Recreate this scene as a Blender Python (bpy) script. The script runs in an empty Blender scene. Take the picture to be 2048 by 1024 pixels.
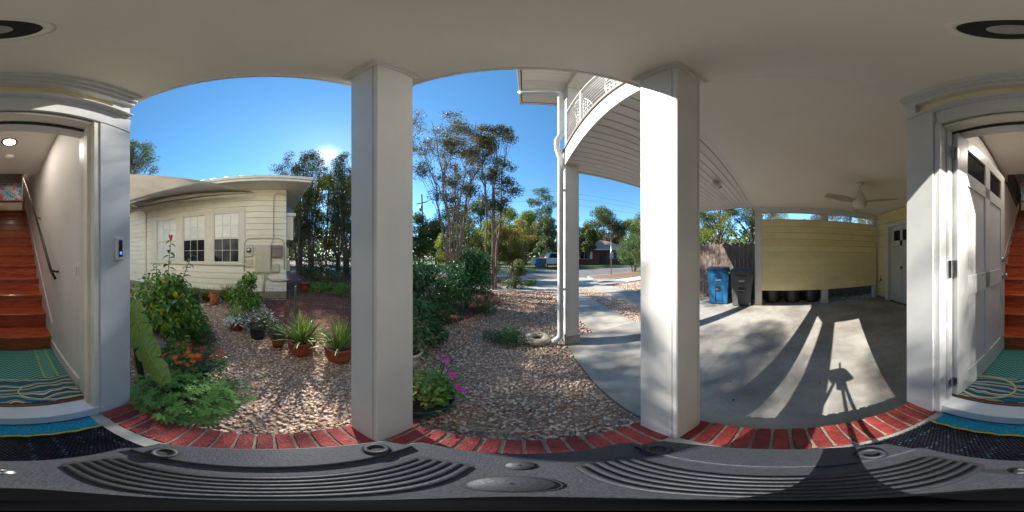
import bpy, math, random
import numpy as np
from mathutils import Vector, Matrix
random.seed(7); RNG = np.random.default_rng(11)
R = math.radians
C = bpy.context.scene.collection
sc = bpy.context.scene
H = 1.22            # camera height above the porch floor (z = 0)
G = -0.16           # level of the ground and of the carport slab

# ------------------------------------------------------------------ camera
cam = bpy.data.cameras.new('camera'); cam.type = 'PANO'
try: cam.panorama_type = 'EQUIRECTANGULAR'
except Exception: pass
try: cam.cycles.panorama_type = 'EQUIRECTANGULAR'
except Exception: pass
cam.clip_start = 0.005; cam.clip_end = 2000
co = bpy.data.objects.new('camera', cam); C.objects.link(co)
co.location = (0, 0, H); co.rotation_euler = (R(90), 0, R(4)); sc.camera = co
# ------------------------------------------------------------------ sky and sun
SUN_A, SUN_E = R(-68.7), R(34.6)          # clockwise from +Y, elevation
w = bpy.data.worlds.new('World'); sc.world = w; w.use_nodes = True
nt = w.node_tree; bg = nt.nodes['Background']
sky = nt.nodes.new('ShaderNodeTexSky'); sky.sky_type = 'NISHITA'; sky.sun_disc = False
sky.sun_elevation = SUN_E; sky.sun_rotation = SUN_A; sky.altitude = 1500; sky.air_density = 1.0; sky.dust_density = 0.15; sky.ozone_density = 3.5
hs = nt.nodes.new('ShaderNodeHueSaturation'); hs.inputs['Saturation'].default_value = 1.14; hs.inputs['Hue'].default_value = .488
nt.links.new(sky.outputs[0], hs.inputs['Color']); bg.inputs[1].default_value = 0.080
# the sun itself as a small bright spot in the sky (its light comes from the sun lamp below)
tcw = nt.nodes.new('ShaderNodeTexCoord'); dt = nt.nodes.new('ShaderNodeVectorMath'); dt.operation = 'DOT_PRODUCT'
dt.inputs[1].default_value = (math.sin(SUN_A) * math.cos(SUN_E), math.cos(SUN_A) * math.cos(SUN_E), math.sin(SUN_E)); nt.links.new(tcw.outputs['Generated'], dt.inputs[0])
ac = nt.nodes.new('ShaderNodeMath'); ac.operation = 'ARCCOSINE'; nt.links.new(dt.outputs['Value'], ac.inputs[0])
d1 = nt.nodes.new('ShaderNodeMapRange'); d1.inputs[1].default_value = R(.6); d1.inputs[2].default_value = R(1.1); d1.inputs[3].default_value = 60; d1.inputs[4].default_value = 0; nt.links.new(ac.outputs[0], d1.inputs[0])
d2 = nt.nodes.new('ShaderNodeMapRange'); d2.interpolation_type = 'SMOOTHERSTEP'; d2.inputs[1].default_value = R(.5); d2.inputs[2].default_value = R(6); d2.inputs[3].default_value = 2.4; d2.inputs[4].default_value = 0; nt.links.new(ac.outputs[0], d2.inputs[0])
ad = nt.nodes.new('ShaderNodeMath'); ad.operation = 'ADD'; nt.links.new(d1.outputs[0], ad.inputs[0]); nt.links.new(d2.outputs[0], ad.inputs[1])
va = nt.nodes.new('ShaderNodeVectorMath'); va.operation = 'ADD'; nt.links.new(hs.outputs[0], va.inputs[0]); nt.links.new(ad.outputs[0], va.inputs[1]); nt.links.new(va.outputs[0], bg.inputs[0])
sl = bpy.data.lights.new('sun', 'SUN'); sl.energy = 2.95; sl.angle = R(0.53); sl.color = (1, .95, .87)
so = bpy.data.objects.new('sun', sl); C.objects.link(so)
sd = Vector((math.sin(SUN_A) * math.cos(SUN_E), math.cos(SUN_A) * math.cos(SUN_E), math.sin(SUN_E)))
so.rotation_euler = (-sd).to_track_quat('-Z', 'Y').to_euler(); so.location = sd * 30
sc.view_settings.view_transform = 'Standard'; sc.view_settings.look = 'None'
sc.view_settings.exposure = 1.97; sc.view_settings.gamma = 1.0; sc.view_settings.use_curve_mapping = False
try:
    sc.cycles.max_bounces = 10; sc.cycles.diffuse_bounces = 6; sc.cycles.transparent_max_bounces = 12
    sc.cycles.sample_clamp_indirect = 6
except Exception: pass

# ------------------------------------------------------------------ helpers
def tag(o, label=None, cat=None, group=None, kind=None):
    if label: o['label'] = label
    if cat: o['category'] = cat
    if group: o['group'] = group
    if kind: o['kind'] = kind
    return o
def thing(name, label, cat, loc=(0, 0, 0), rz=0, group=None):
    o = bpy.data.objects.new(name, None); C.objects.link(o); o.empty_display_size = .1
    o.location = loc; o.rotation_euler = (0, 0, rz)
    return tag(o, label, cat, group)
def link(name, me, parent=None, loc=(0, 0, 0), rot=(0, 0, 0), scale=(1, 1, 1)):
    o = bpy.data.objects.new(name, me); C.objects.link(o)
    o.parent = parent; o.location = loc; o.rotation_euler = rot; o.scale = scale
    return o
def smooth(me, on=True, ang=None):
    me.polygons.foreach_set('use_smooth', [on] * len(me.polygons))
class MB:
    def __init__(s): s.v = []; s.f = []
    def add(s, v, f):
        n = len(s.v); s.v += [tuple(p) for p in v]; s.f += [tuple(i + n for i in q) for q in f]; return s
    def box(s, x0, x1, y0, y1, z0, z1, b=0):
        x0, x1 = min(x0, x1), max(x0, x1); y0, y1 = min(y0, y1), max(y0, y1); z0, z1 = min(z0, z1), max(z0, z1)
        v = [(x, y, z) for z in (z0, z1) for y in (y0, y1) for x in (x0, x1)]
        f = [(0, 2, 3, 1), (4, 5, 7, 6), (0, 1, 5, 4), (2, 6, 7, 3), (0, 4, 6, 2), (1, 3, 7, 5)]
        if b <= 0: return s.add(v, f)
        m = bmesh_new_box(v, f, b); return s.add(*m)
    def rbox(s, c, size, rot=None, b=0):
        t = MB(); t.box(-size[0] / 2, size[0] / 2, -size[1] / 2, size[1] / 2, -size[2] / 2, size[2] / 2, b)
        M = rot if rot is not None else Matrix.Identity(3)
        return s.add([tuple(M @ Vector(p) + Vector(c)) for p in t.v], t.f)
    def tube(s, pts, r, n=8, caps=True):
        pts = [Vector(p) for p in pts]; rs = r if isinstance(r, (list, tuple)) else [r] * len(pts)
        v = []; up = None
        for i, p in enumerate(pts):
            d = (pts[min(i + 1, len(pts) - 1)] - pts[max(i - 1, 0)])
            d = d.normalized() if d.length > 1e-9 else Vector((0, 0, 1))
            if up is None: up = d.orthogonal().normalized()
            up = (up - d * up.dot(d)); up = up.normalized() if up.length > 1e-6 else d.orthogonal().normalized()
            q = d.cross(up)
            for k in range(n):
                a = 2 * math.pi * k / n; v.append(tuple(p + (up * math.cos(a) + q * math.sin(a)) * rs[i]))
        f = [(i * n + k, i * n + (k + 1) % n, (i + 1) * n + (k + 1) % n, (i + 1) * n + k) for i in range(len(pts) - 1) for k in range(n)]
        if caps: f += [tuple(range(n - 1, -1, -1)), tuple(range((len(pts) - 1) * n, len(pts) * n))]
        return s.add(v, f)
    def lathe(s, prof, n=24, c=(0, 0, 0), closed=False):
        v = [(c[0] + r * math.cos(2 * math.pi * k / n), c[1] + r * math.sin(2 * math.pi * k / n), c[2] + z) for r, z in prof for k in range(n)]
        m = len(prof); rng = range(m) if closed else range(m - 1)
        f = [(i * n + k, i * n + (k + 1) % n, ((i + 1) % m) * n + (k + 1) % n, ((i + 1) % m) * n + k) for i in rng for k in range(n)]
        return s.add(v, f)
    def prism(s, poly, z0, z1):
        n = len(poly); v = [(x, y, z0) for x, y in poly] + [(x, y, z1) for x, y in poly]
        f = [tuple(range(n - 1, -1, -1)), tuple(range(n, 2 * n))] + [(i, (i + 1) % n, n + (i + 1) % n, n + i) for i in range(n)]
        return s.add(v, f)
    def mesh(s, mat, sm=False, name='m'):
        me = bpy.data.meshes.new(name); me.from_pydata(s.v, [], s.f); me.validate()
        if mat: me.materials.append(mat)
        if sm: smooth(me)
        return me
    def build(s, name, mat, parent=None, sm=False, loc=(0, 0, 0), rot=(0, 0, 0)):
        return link(name, s.mesh(mat, sm, name), parent, loc, rot)
import bmesh
def bmesh_new_box(v, f, b):
    bm = bmesh.new(); vs = [bm.verts.new(p) for p in v]
    for q in f: bm.faces.new([vs[i] for i in q])
    bmesh.ops.bevel(bm, geom=list(bm.edges), offset=b, segments=1, affect='EDGES')
    bm.verts.index_update(); out = ([tuple(p.co) for p in bm.verts], [tuple(q.index for q in g.verts) for g in bm.faces]); bm.free(); return out
def struct(name, mb, mat, kind='structure'):
    return tag(mb.build(name, mat), kind=kind)
def np_mesh(name, V, F, mat, sm=False):
    me = bpy.data.meshes.new(name); n = len(V); m = len(F); k = F.shape[1]
    me.vertices.add(n); me.vertices.foreach_set('co', V.astype(np.float32).ravel())
    me.loops.add(m * k); me.loops.foreach_set('vertex_index', F.astype(np.int32).ravel())
    me.polygons.add(m); me.polygons.foreach_set('loop_start', np.arange(0, m * k, k, dtype=np.int32))
    if sm: me.polygons.foreach_set('use_smooth', np.ones(m, dtype=bool))
    me.update(calc_edges=True); me.materials.append(mat); return me
def scatter(name, PV, PF, T, Rm, S, mat, parent=None, sm=False, kind=None, loc=(0, 0, 0)):
    """copies of one small shape, joined into one mesh"""
    PV = np.asarray(PV, float); PF = np.asarray(PF, int); T = np.asarray(T, float); n = len(T)
    S = np.asarray(S, float)
    if S.ndim == 1: S = S[:, None] * np.ones((1, 3))
    V = PV[None] * S[:, None, :]
    V = np.einsum('nij,nkj->nki', Rm, V) + T[:, None, :]
    F = PF[None] + (np.arange(n) * len(PV))[:, None, None]
    me = np_mesh(name, V.reshape(-1, 3), F.reshape(-1, PF.shape[1]), mat, sm)
    o = link(name, me, parent, loc)
    if kind: o['kind'] = kind
    return o
def rotm(az, pitch, roll):
    az, pitch, roll = [np.asarray(a, float) for a in (az, pitch, roll)]
    ca, sa, cp, sp, cr, sr = np.cos(az), np.sin(az), np.cos(pitch), np.sin(pitch), np.cos(roll), np.sin(roll)
    z = np.zeros_like(az); o = z + 1
    Z = np.stack([np.stack([ca, -sa, z], -1), np.stack([sa, ca, z], -1), np.stack([z, z, o], -1)], -2)
    Y = np.stack([np.stack([cp, z, -sp], -1), np.stack([z, o, z], -1), np.stack([sp, z, cp], -1)], -2)
    X = np.stack([np.stack([o, z, z], -1), np.stack([z, cr, -sr], -1), np.stack([z, sr, cr], -1)], -2)
    return Z @ Y @ X
U = lambda a, b, n: RNG.uniform(a, b, n)
# ---- leaf shapes: along +X, unit length
LEAF_V = [(0, 0, 0), (.45, .26, .05), (1, 0, -.06), (.45, -.26, .05)]; LEAF_F = [(0, 1, 2), (0, 2, 3)]
def leaf_shape(wd=.5, seg=5, droop=.25, fold=.12, wave=0.0, lobes=0):
    v = []; f = []
    for i in range(seg + 1):
        t = i / seg; ww = wd * .5 * (math.sin(math.pi * t ** .8) ** .75 if 0 < t < 1 else 0.02)
        if lobes: ww *= (1.0 if i % 2 else .45)
        z = -droop * t * t; k = wave * math.sin(t * 9)
        v += [(t, ww, z + fold * ww * 2 + k * ww), (t, 0, z), (t, -ww, z + fold * ww * 2 - k * ww)]
    for i in range(seg):
        a = i * 3; f += [(a, a + 1, a + 4, a + 3), (a + 1, a + 2, a + 5, a + 4)]
    return v, f

# ------------------------------------------------------------------ materials
def principled(m): return m.node_tree.nodes['Principled BSDF']
def mat(name, c1, c2=None, scale=8, rough=.6, bump=0, bscale=60, detail=6, spec=.5, metal=0, c3=None, stretch=(1, 1, 1), island=False, trans=0, coat=0, rand=0.0, rpos=(.35, .65)):
    m = bpy.data.materials.new(name); m.use_nodes = True; t = m.node_tree; N = t.nodes.new; L = t.links.new
    p = principled(m); p.inputs['Roughness'].default_value = rough; p.inputs['Metallic'].default_value = metal
    p.inputs['Specular IOR Level'].default_value = spec
    if coat: p.inputs['Coat Weight'].default_value = coat; p.inputs['Coat Roughness'].default_value = .15
    tc = N('ShaderNodeTexCoord'); mp = N('ShaderNodeMapping'); mp.inputs['Scale'].default_value = stretch
    L(tc.outputs['Object'], mp.inputs['Vector'])
    oi = N('ShaderNodeObjectInfo'); mu = N('ShaderNodeMath'); mu.operation = 'MULTIPLY'; mu.inputs[1].default_value = 37
    L(oi.outputs['Random'], mu.inputs[0]); L(mu.outputs[0], mp.inputs['Location'])
    c2 = c2 or tuple(x * .85 for x in c1)
    rp = N('ShaderNodeValToRGB'); e = rp.color_ramp.elements
    e[0].position = rpos[0]; e[0].color = (*c1, 1); e[1].position = rpos[1]; e[1].color = (*c2, 1)
    if c3: x = e.new(.5); x.color = (*c3, 1)
    if island:
        g = N('ShaderNodeNewGeometry'); L(g.outputs['Random Per Island'], rp.inputs[0]); e[0].position = 0.05; e[-1].position = .95
    else:
        nz = N('ShaderNodeTexNoise'); nz.inputs['Scale'].default_value = scale; nz.inputs['Detail'].default_value = detail
        L(mp.outputs[0], nz.inputs['Vector']); L(nz.outputs['Fac'], rp.inputs[0])
    col = rp.outputs[0]
    if rand:
        hs = N('ShaderNodeHueSaturation'); ma = N('ShaderNodeMapRange'); ma.inputs[3].default_value = 1 - rand; ma.inputs[4].default_value = 1 + rand
        L(oi.outputs['Random'], ma.inputs[0]); L(ma.outputs[0], hs.inputs['Value']); L(col, hs.inputs['Color']); col = hs.outputs[0]
    L(col, p.inputs['Base Color'])
    if bump:
        nb = N('ShaderNodeTexNoise'); nb.inputs['Scale'].default_value = bscale; nb.inputs['Detail'].default_value = 5
        L(mp.outputs[0], nb.inputs['Vector']); bp = N('ShaderNodeBump'); bp.inputs['Strength'].default_value = bump; bp.inputs['Distance'].default_value = .01
        L(nb.outputs['Fac'], bp.inputs['Height']); L(bp.outputs[0], p.inputs['Normal'])
    if trans:
        tr = N('ShaderNodeBsdfTranslucent'); L(col, tr.inputs['Color']); mx = N('ShaderNodeMixShader'); mx.inputs[0].default_value = trans
        L(p.outputs[0], mx.inputs[1]); L(tr.outputs[0], mx.inputs[2]); L(mx.outputs[0], t.nodes['Material Output'].inputs['Surface'])
    return m
def leafmat(name, c1, c2, c3=None, trans=.35, rough=.45): return mat(name, c1, c2, rough=rough, island=True, trans=trans, c3=c3, spec=.4)
def emit(name, col, st):
    m = bpy.data.materials.new(name); m.use_nodes = True; p = principled(m)
    p.inputs['Emission Color'].default_value = (*col, 1); p.inputs['Emission Strength'].default_value = st; return m
M = {}
M['white'] = mat('white_paint', (.74, .725, .69), (.68, .665, .635), scale=3, rough=.55, bump=.05, bscale=90)
M['whiteg'] = mat('white_gloss_paint', (.67, .67, .66), (.61, .61, .60), scale=4, rough=.35, bump=.03, bscale=60)
M['ceil'] = mat('ceiling_paint', (.84, .80, .72), (.80, .76, .68), scale=.8, rough=.7, bump=.12, bscale=35)
M['soffit'] = mat('soffit_paint', (.76, .73, .68), (.70, .67, .62), scale=6, rough=.6, rand=.05, stretch=(.2, 1, 1))
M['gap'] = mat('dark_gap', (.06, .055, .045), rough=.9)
M['cream'] = mat('cream_paint', (.88, .83, .68), (.83, .78, .64), scale=5, rough=.6, bump=.06, bscale=40, rand=.03)
M['creamtrim'] = mat('cream_trim_paint', (.75, .71, .60), (.69, .65, .55), scale=5, rough=.5)
M['yellow'] = mat('yellow_paint', (.86, .76, .44), (.80, .70, .40), scale=3, rough=.6, bump=.06, bscale=50, rand=.03)
M['concrete'] = mat('concrete', (.43, .41, .375), (.27, .25, .225), scale=1.3, rough=.85, bump=.25, bscale=80, detail=12, c3=(.37, .355, .325), rpos=(.36, .66))
M['concrete2'] = mat('drive_concrete', (.46, .42, .36), (.34, .31, .27), scale=2.2, rough=.9, bump=.25, bscale=70, detail=10)
M['slabin'] = mat('porch_concrete', (.42, .40, .37), (.31, .30, .28), scale=9, rough=.85, bump=.25, bscale=120)
M['brick'] = mat('red_painted_brick', (.33, .042, .034), (.20, .028, .025), scale=30, rough=.65, bump=.6, bscale=90, rand=.28)
M['mortar'] = mat('mortar', (.42, .33, .25), (.30, .24, .19), scale=45, rough=.95, bump=.6, bscale=150)
M['asphalt'] = mat('asphalt', (.17, .165, .16), (.125, .12, .12), scale=1.2, rough=.9, bump=.3, bscale=90)
M['ground'] = mat('soil', (.17, .12, .085), (.09, .06, .045), scale=7, rough=.95, bump=.5, bscale=40, detail=10)
M['gravelbed'] = mat('gravel_bed', (.20, .14, .11), (.42, .33, .26), scale=38, rough=.95, bump=.8, bscale=45, detail=8)
M['mulchbed'] = mat('mulch_bed', (.12, .04, .028), (.22, .08, .055), scale=30, rough=.95, bump=.7, bscale=60, detail=8)
M['grassbed'] = mat('lawn', (.05, .10, .02), (.11, .13, .04), scale=6, rough=.95, bump=.6, bscale=60)
M['stone'] = mat('pebbles', (.36, .21, .15), (.78, .64, .52), rough=.8, island=True, c3=(.58, .40, .29), spec=.3)
M['chip'] = mat('mulch_chips', (.12, .04, .028), (.42, .17, .12), rough=.9, island=True, c3=(.26, .085, .06))
M['litter'] = mat('dry_leaves', (.10, .045, .025), (.42, .22, .11), rough=.8, island=True, c3=(.22, .10, .05))
M['wood'] = mat('orange_stained_wood', (.54, .115, .032), (.28, .045, .016), scale=7, rough=.32, stretch=(1, 8, 8), detail=9, rand=.15, coat=.3, c3=(.42, .08, .023))
M['intwall'] = mat('interior_wall', (.66, .64, .61), (.62, .60, .575), scale=2, rough=.7, bump=.04, bscale=90)
M['black'] = mat('black_rubber', (.012, .012, .013), (.02, .02, .021), scale=40, rough=.6)
M['metalblack'] = mat('grey_cast_metal', (.036, .040, .050), (.026, .030, .039), scale=220, rough=.55, metal=.1, bump=.12, bscale=500)
M['matt'] = mat('matt_black', (.004, .004, .005), (.005, .005, .006), rough=1, spec=0)
M['steel'] = mat('steel', (.45, .46, .47), (.35, .36, .37), scale=30, rough=.28, metal=1)
M['darkmetal'] = mat('dark_metal', (.05, .045, .042), (.035, .03, .03), scale=20, rough=.4, metal=.6)
M['terra'] = mat('terracotta', (.34, .085, .04), (.25, .055, .03), scale=9, rough=.6, bump=.1, bscale=60, rand=.12)
M['terralight'] = mat('light_terracotta', (.50, .18, .07), (.38, .12, .05), scale=9, rough=.7)
M['potblack'] = mat('black_plastic', (.02, .02, .024), (.03, .03, .033), rough=.4)
M['potgrey'] = mat('grey_plastic', (.07, .07, .075), (.05, .05, .056), rough=.5)
M['potblue'] = mat('blue_glaze', (.01, .035, .085), (.012, .075, .085), scale=6, rough=.15, coat=.5)
M['potgreen'] = mat('green_pot', (.12, .15, .13), (.09, .11, .10), rough=.6)
M['potsoil'] = mat('potting_soil', (.035, .025, .018), (.07, .05, .035), scale=60, rough=.95, bump=.6, bscale=90)
M['binblue'] = mat('blue_bin_plastic', (.012, .14, .34), (.010, .12, .29), scale=5, rough=.42)
M['binblueD'] = mat('dark_blue_lid', (.015, .035, .085), (.018, .045, .10), rough=.45)
M['bingrey'] = mat('grey_bin_plastic', (.085, .095, .10), (.07, .078, .085), scale=5, rough=.45)
M['fencew'] = mat('weathered_cedar', (.31, .24, .20), (.17, .125, .10), scale=9, rough=.9, stretch=(6, 6, .5), rand=.22, bump=.4, bscale=40)
M['sail'] = mat('shade_cloth', (.78, .72, .64), (.70, .65, .58), scale=2, rough=.9, trans=.45)
M['sail_unlit'] = mat('unlit_shade_cloth', (.20, .175, .15), (.17, .15, .13), scale=3, rough=.9, trans=.08)  # sail cloth the sun does not reach, its shade put into the colour
M['roofm'] = mat('metal_roof', (.30, .30, .33), (.26, .26, .29), rough=.3, metal=.7)
M['beige'] = mat('beige_enamel', (.62, .57, .43), (.57, .52, .39), rough=.5)
M['fanblade'] = mat('fan_blade', (.46, .40, .31), (.40, .35, .27), scale=6, rough=.45)
M['taupe'] = mat('taupe_box', (.27, .22, .185), (.24, .2, .165), rough=.6)
M['gpost'] = mat('green_steel_post', (.02, .16, .09), (.018, .12, .075), rough=.45)
M['wire'] = mat('galvanised_wire', (.22, .22, .21), (.15, .15, .14), rough=.4, metal=.7)
M['bark'] = mat('bark', (.16, .11, .08), (.07, .05, .04), scale=14, rough=.9, bump=.6, bscale=30, stretch=(1, 1, .3))
M['barkp'] = mat('smooth_pale_bark', (.30, .21, .15), (.17, .11, .075), scale=9, rough=.7, bump=.2, bscale=20, stretch=(1, 1, .3))
M['stem'] = mat('green_stem', (.08, .12, .03), (.06, .08, .025), rough=.6)
M['l_oak'] = leafmat('oak_leaves', (.05, .08, .018), (.19, .21, .05), (.10, .14, .03))
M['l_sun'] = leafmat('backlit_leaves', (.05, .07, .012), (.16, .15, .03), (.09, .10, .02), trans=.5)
M['l_myr'] = leafmat('autumn_myrtle_leaves', (.07, .09, .025), (.28, .17, .06), (.15, .14, .035))
M['l_yel'] = leafmat('yellow_green_leaves', (.12, .20, .03), (.38, .38, .06), (.22, .28, .04), trans=.5)
M['l_red'] = leafmat('rusty_leaves', (.15, .20, .04), (.40, .20, .05), (.24, .26, .05), trans=.5)
M['l_far'] = leafmat('far_leaves', (.09, .13, .05), (.22, .26, .11), (.14, .19, .07))
M['l_brown'] = leafmat('brownish_leaves', (.12, .10, .055), (.19, .15, .085), (.10, .10, .04))
M['l_dark'] = leafmat('dark_bush_leaves', (.03, .10, .03), (.12, .25, .07), (.06, .17, .05), rough=.35)
M['l_bush'] = leafmat('round_bush_leaves', (.08, .15, .04), (.17, .25, .09), (.11, .19, .06))
M['l_hib'] = leafmat('hibiscus_leaves', (.07, .18, .03), (.26, .40, .06), (.14, .29, .04), rough=.3)
M['l_hibone'] = mat('hibiscus_leaf', (.05, .15, .03), (.09, .20, .04), scale=12, rough=.3, trans=.3, rand=.3)
M['l_ylf'] = mat('yellowed_leaf', (.95, .66, .03), (.85, .55, .02), scale=12, rough=.45, trans=.35)
M['l_ger'] = leafmat('geranium_leaves', (.10, .27, .05), (.26, .44, .09), (.16, .35, .07), rough=.5)
M['l_ban'] = mat('banana_leaf', (.38, .48, .09), (.20, .32, .05), scale=9, rough=.4, trans=.4, stretch=(1, 12, 1))
M['l_aloe'] = mat('aloe_blade', (.28, .38, .09), (.17, .27, .06), scale=10, rough=.4, trans=.2, rand=.25)
M['l_grass'] = leafmat('grass_blades', (.10, .15, .03), (.26, .26, .07), (.16, .20, .04))
M['l_lime'] = leafmat('lime_leaves', (.14, .26, .03), (.28, .38, .08), (.20, .32, .05))
M['l_coleus'] = leafmat('yellow_lime_leaves', (.22, .26, .04), (.42, .42, .12), (.30, .33, .07))
M['l_sage'] = leafmat('grey_green_leaves', (.09, .13, .07), (.20, .24, .15), (.14, .18, .10))
M['l_herb'] = leafmat('olive_herb_leaves', (.08, .13, .03), (.24, .24, .09), (.14, .19, .05))
M['f_red'] = mat('red_petals', (.55, .012, .03), (.40, .01, .02), rough=.5, trans=.2)
M['f_crim'] = mat('crimson_petals', (.42, .008, .035), (.55, .02, .06), rough=.5, trans=.2, island=True)
M['f_oran'] = mat('orange_petals', (.85, .22, .01), (.75, .15, .01), rough=.5, trans=.2, island=True)
M['f_mag'] = mat('magenta_petals', (.70, .03, .35), (.85, .12, .55), rough=.5, trans=.25, island=True)
M['f_white'] = mat('white_petals', (.9, .9, .86), (.8, .82, .76), rough=.6, trans=.2, island=True)
M['glassdark'] = mat('dark_window_glass', (.012, .012, .02), (.02, .02, .03), scale=2, rough=.05, spec=.35)
M['blind'] = mat('window_blind', (.66, .66, .64), (.78, .78, .76), scale=2, rough=.35, stretch=(.3, .3, 3), coat=.7)
M['rug'] = None

def stain(m, col, scale, lo, hi, stretch=(1, 1, 1), off=0):
    t = m.node_tree; N = t.nodes.new; L = t.links.new; p = principled(m); src = p.inputs['Base Color'].links[0].from_socket
    tc = N('ShaderNodeTexCoord'); mp = N('ShaderNodeMapping'); mp.inputs['Scale'].default_value = stretch; mp.inputs['Location'].default_value = (off, off * .7, 0); L(tc.outputs['Object'], mp.inputs[0])
    nz = N('ShaderNodeTexNoise'); nz.inputs['Scale'].default_value = scale; nz.inputs['Detail'].default_value = 8; nz.inputs['Roughness'].default_value = .65; L(mp.outputs[0], nz.inputs[0])
    mr = N('ShaderNodeMapRange'); mr.inputs[1].default_value = lo; mr.inputs[2].default_value = hi; L(nz.outputs['Fac'], mr.inputs[0])
    mx = N('ShaderNodeMixRGB'); mx.blend_type = 'MULTIPLY'; mx.inputs[2].default_value = (*col, 1); L(mr.outputs[0], mx.inputs[0]); L(src, mx.inputs[1]); L(mx.outputs[0], p.inputs['Base Color'])
stain(M['concrete'], (.62, .56, .50), .9, .50, .72, (1, .5, 1), 3.3)
stain(M['concrete'], (.80, .78, .76), 7, .45, .75, (1, 1, 1), 1.3)
stain(M['concrete'], (1.25, 1.22, 1.2), 2.6, .52, .75, (1, 1, 1), 8.1)
stain(M['concrete2'], (.7, .66, .62), 1.1, .5, .75)
stain(M['white'], (.93, .91, .87), 1.7, .45, .7, (1, 1, .5), 2.2)
stain(M['ceil'], (.965, .95, .92), .9, .45, .7, (1, 1, 1), 4.2)
stain(M['fencew'], (.6, .58, .56), 3, .45, .7, (1, 1, .3))
stain(M['mortar'], (.55, .5, .46), 6, .42, .68)
stain(M['yellow'], (.90, .87, .80), 1.4, .42, .7, (1, .4, 1))
stain(M['cream'], (.93, .91, .86), 1.2, .42, .7, (1, .3, 1))
stain(M['whiteg'], (.93, .92, .9), 2.2, .45, .7)
stain(M['slabin'], (.75, .7, .66), 5, .45, .7)
# ================================================================== GROUND AND PAVING
struct('ground', MB().box(-260, 260, -260, 260, G - .5, G - .03), M['ground'])
struct('gravel_bed', MB().box(-5.1, .59, -7, 6.2, G - .2, G - .016), M['gravelbed'])
struct('mulch_bed', MB().prism([(-2.75, .35), (-2.3, .62), (-1.0, 3.6), (-.6, 4.9), (-1.2, 6.1), (-12, 6.1), (-12, .62), (-5.0, .62), (-5.0, -.2)], G - .1, G - .006), M['mulchbed'])
struct('carport_slab', MB().box(.60, 4.55, .697, 2.48, G - .2, G).box(.699, 4.55, -3.04, .695, G - .2, G), M['concrete'])
struct('driveway_strip', MB().box(1.14, 2.08, 2.50, 6.2, G - .2, G - .006), M['concrete2'])
struct('driveway_strip', MB().box(2.85, 3.85, 2.50, 6.2, G - .2, G - .006), M['concrete2'])
struct('gravel_bed', MB().box(.59, 1.139, 2.481, 6.2, G - .2, G - .022), M['gravelbed'])
struct('gravel_bed', MB().box(2.081, 2.849, 2.481, 6.2, G - .2, G - .022), M['gravelbed'])
struct('gravel_bed', MB().box(3.851, 9.5, 2.481, 6.8, G - .2, G - .022), M['gravelbed'])
struct('gravel_bed', MB().box(4.56, 5.05, -7, 2.48, G - .2, G - .022), M['gravelbed'])
struct('driveway_apron', MB().box(-.9, 3.85, 6.201, 9.78, G - .2, G - .008).box(3.851, 5.2, 6.9, 9.0, G - .2, G - .0085), M['concrete2'])
struct('sidewalk', MB().prism([(5.201, 7.0), (30, 9.8), (30, 11.0), (5.201, 8.15)], G - .2, G - .002), mat('pale_sidewalk', (.62, .57, .53), (.52, .48, .45), scale=3, rough=.85))
struct('sidewalk', MB().box(-40, -.901, 6.25, 7.4, G - .2, G - .004), M['concrete2'])
struct('road', MB().box(-120, 120, 9.781, 16.3, G - .2, G - .02), M['asphalt'])
struct('lawn', MB().box(-120, 120, 16.5, 110, G - .2, G + .02), M['grassbed'])
# kerb and planted island
isl = [(4.15, 8.95), (4.05, 9.3), (4.2, 9.75), (4.8, 10.05), (6.5, 10.35), (9.5, 11.0), (13, 11.9), (20, 13.2), (30, 14.0), (30, 11.2), (9, 8.75), (5.3, 8.3)]
struct('kerb', MB().prism([(4.0, 8.8), (3.85, 9.35), (4.1, 9.95), (4.8, 10.25), (6.5, 10.55), (9.5, 11.2), (13, 12.1), (20, 13.4), (30, 14.2), (30, 11.15), (9, 8.65), (5.2, 8.16)], G - .1, G + .04), M['concrete2'])
struct('planted_island', MB().prism(isl, G - .1, G + .052), mat('leafy_ground', (.30, .16, .10), (.17, .10, .06), scale=20, rough=.95, bump=.5, bscale=60))
struct('lawn', MB().prism([(7.6, 9.3), (9.0, 10.8), (13, 11.8), (20, 13.1), (30, 13.9), (30, 11.4), (9, 8.9)], G, G + .058), mat('bright_lawn', (.12, .17, .04), (.20, .20, .07), scale=8, rough=.95))

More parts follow.
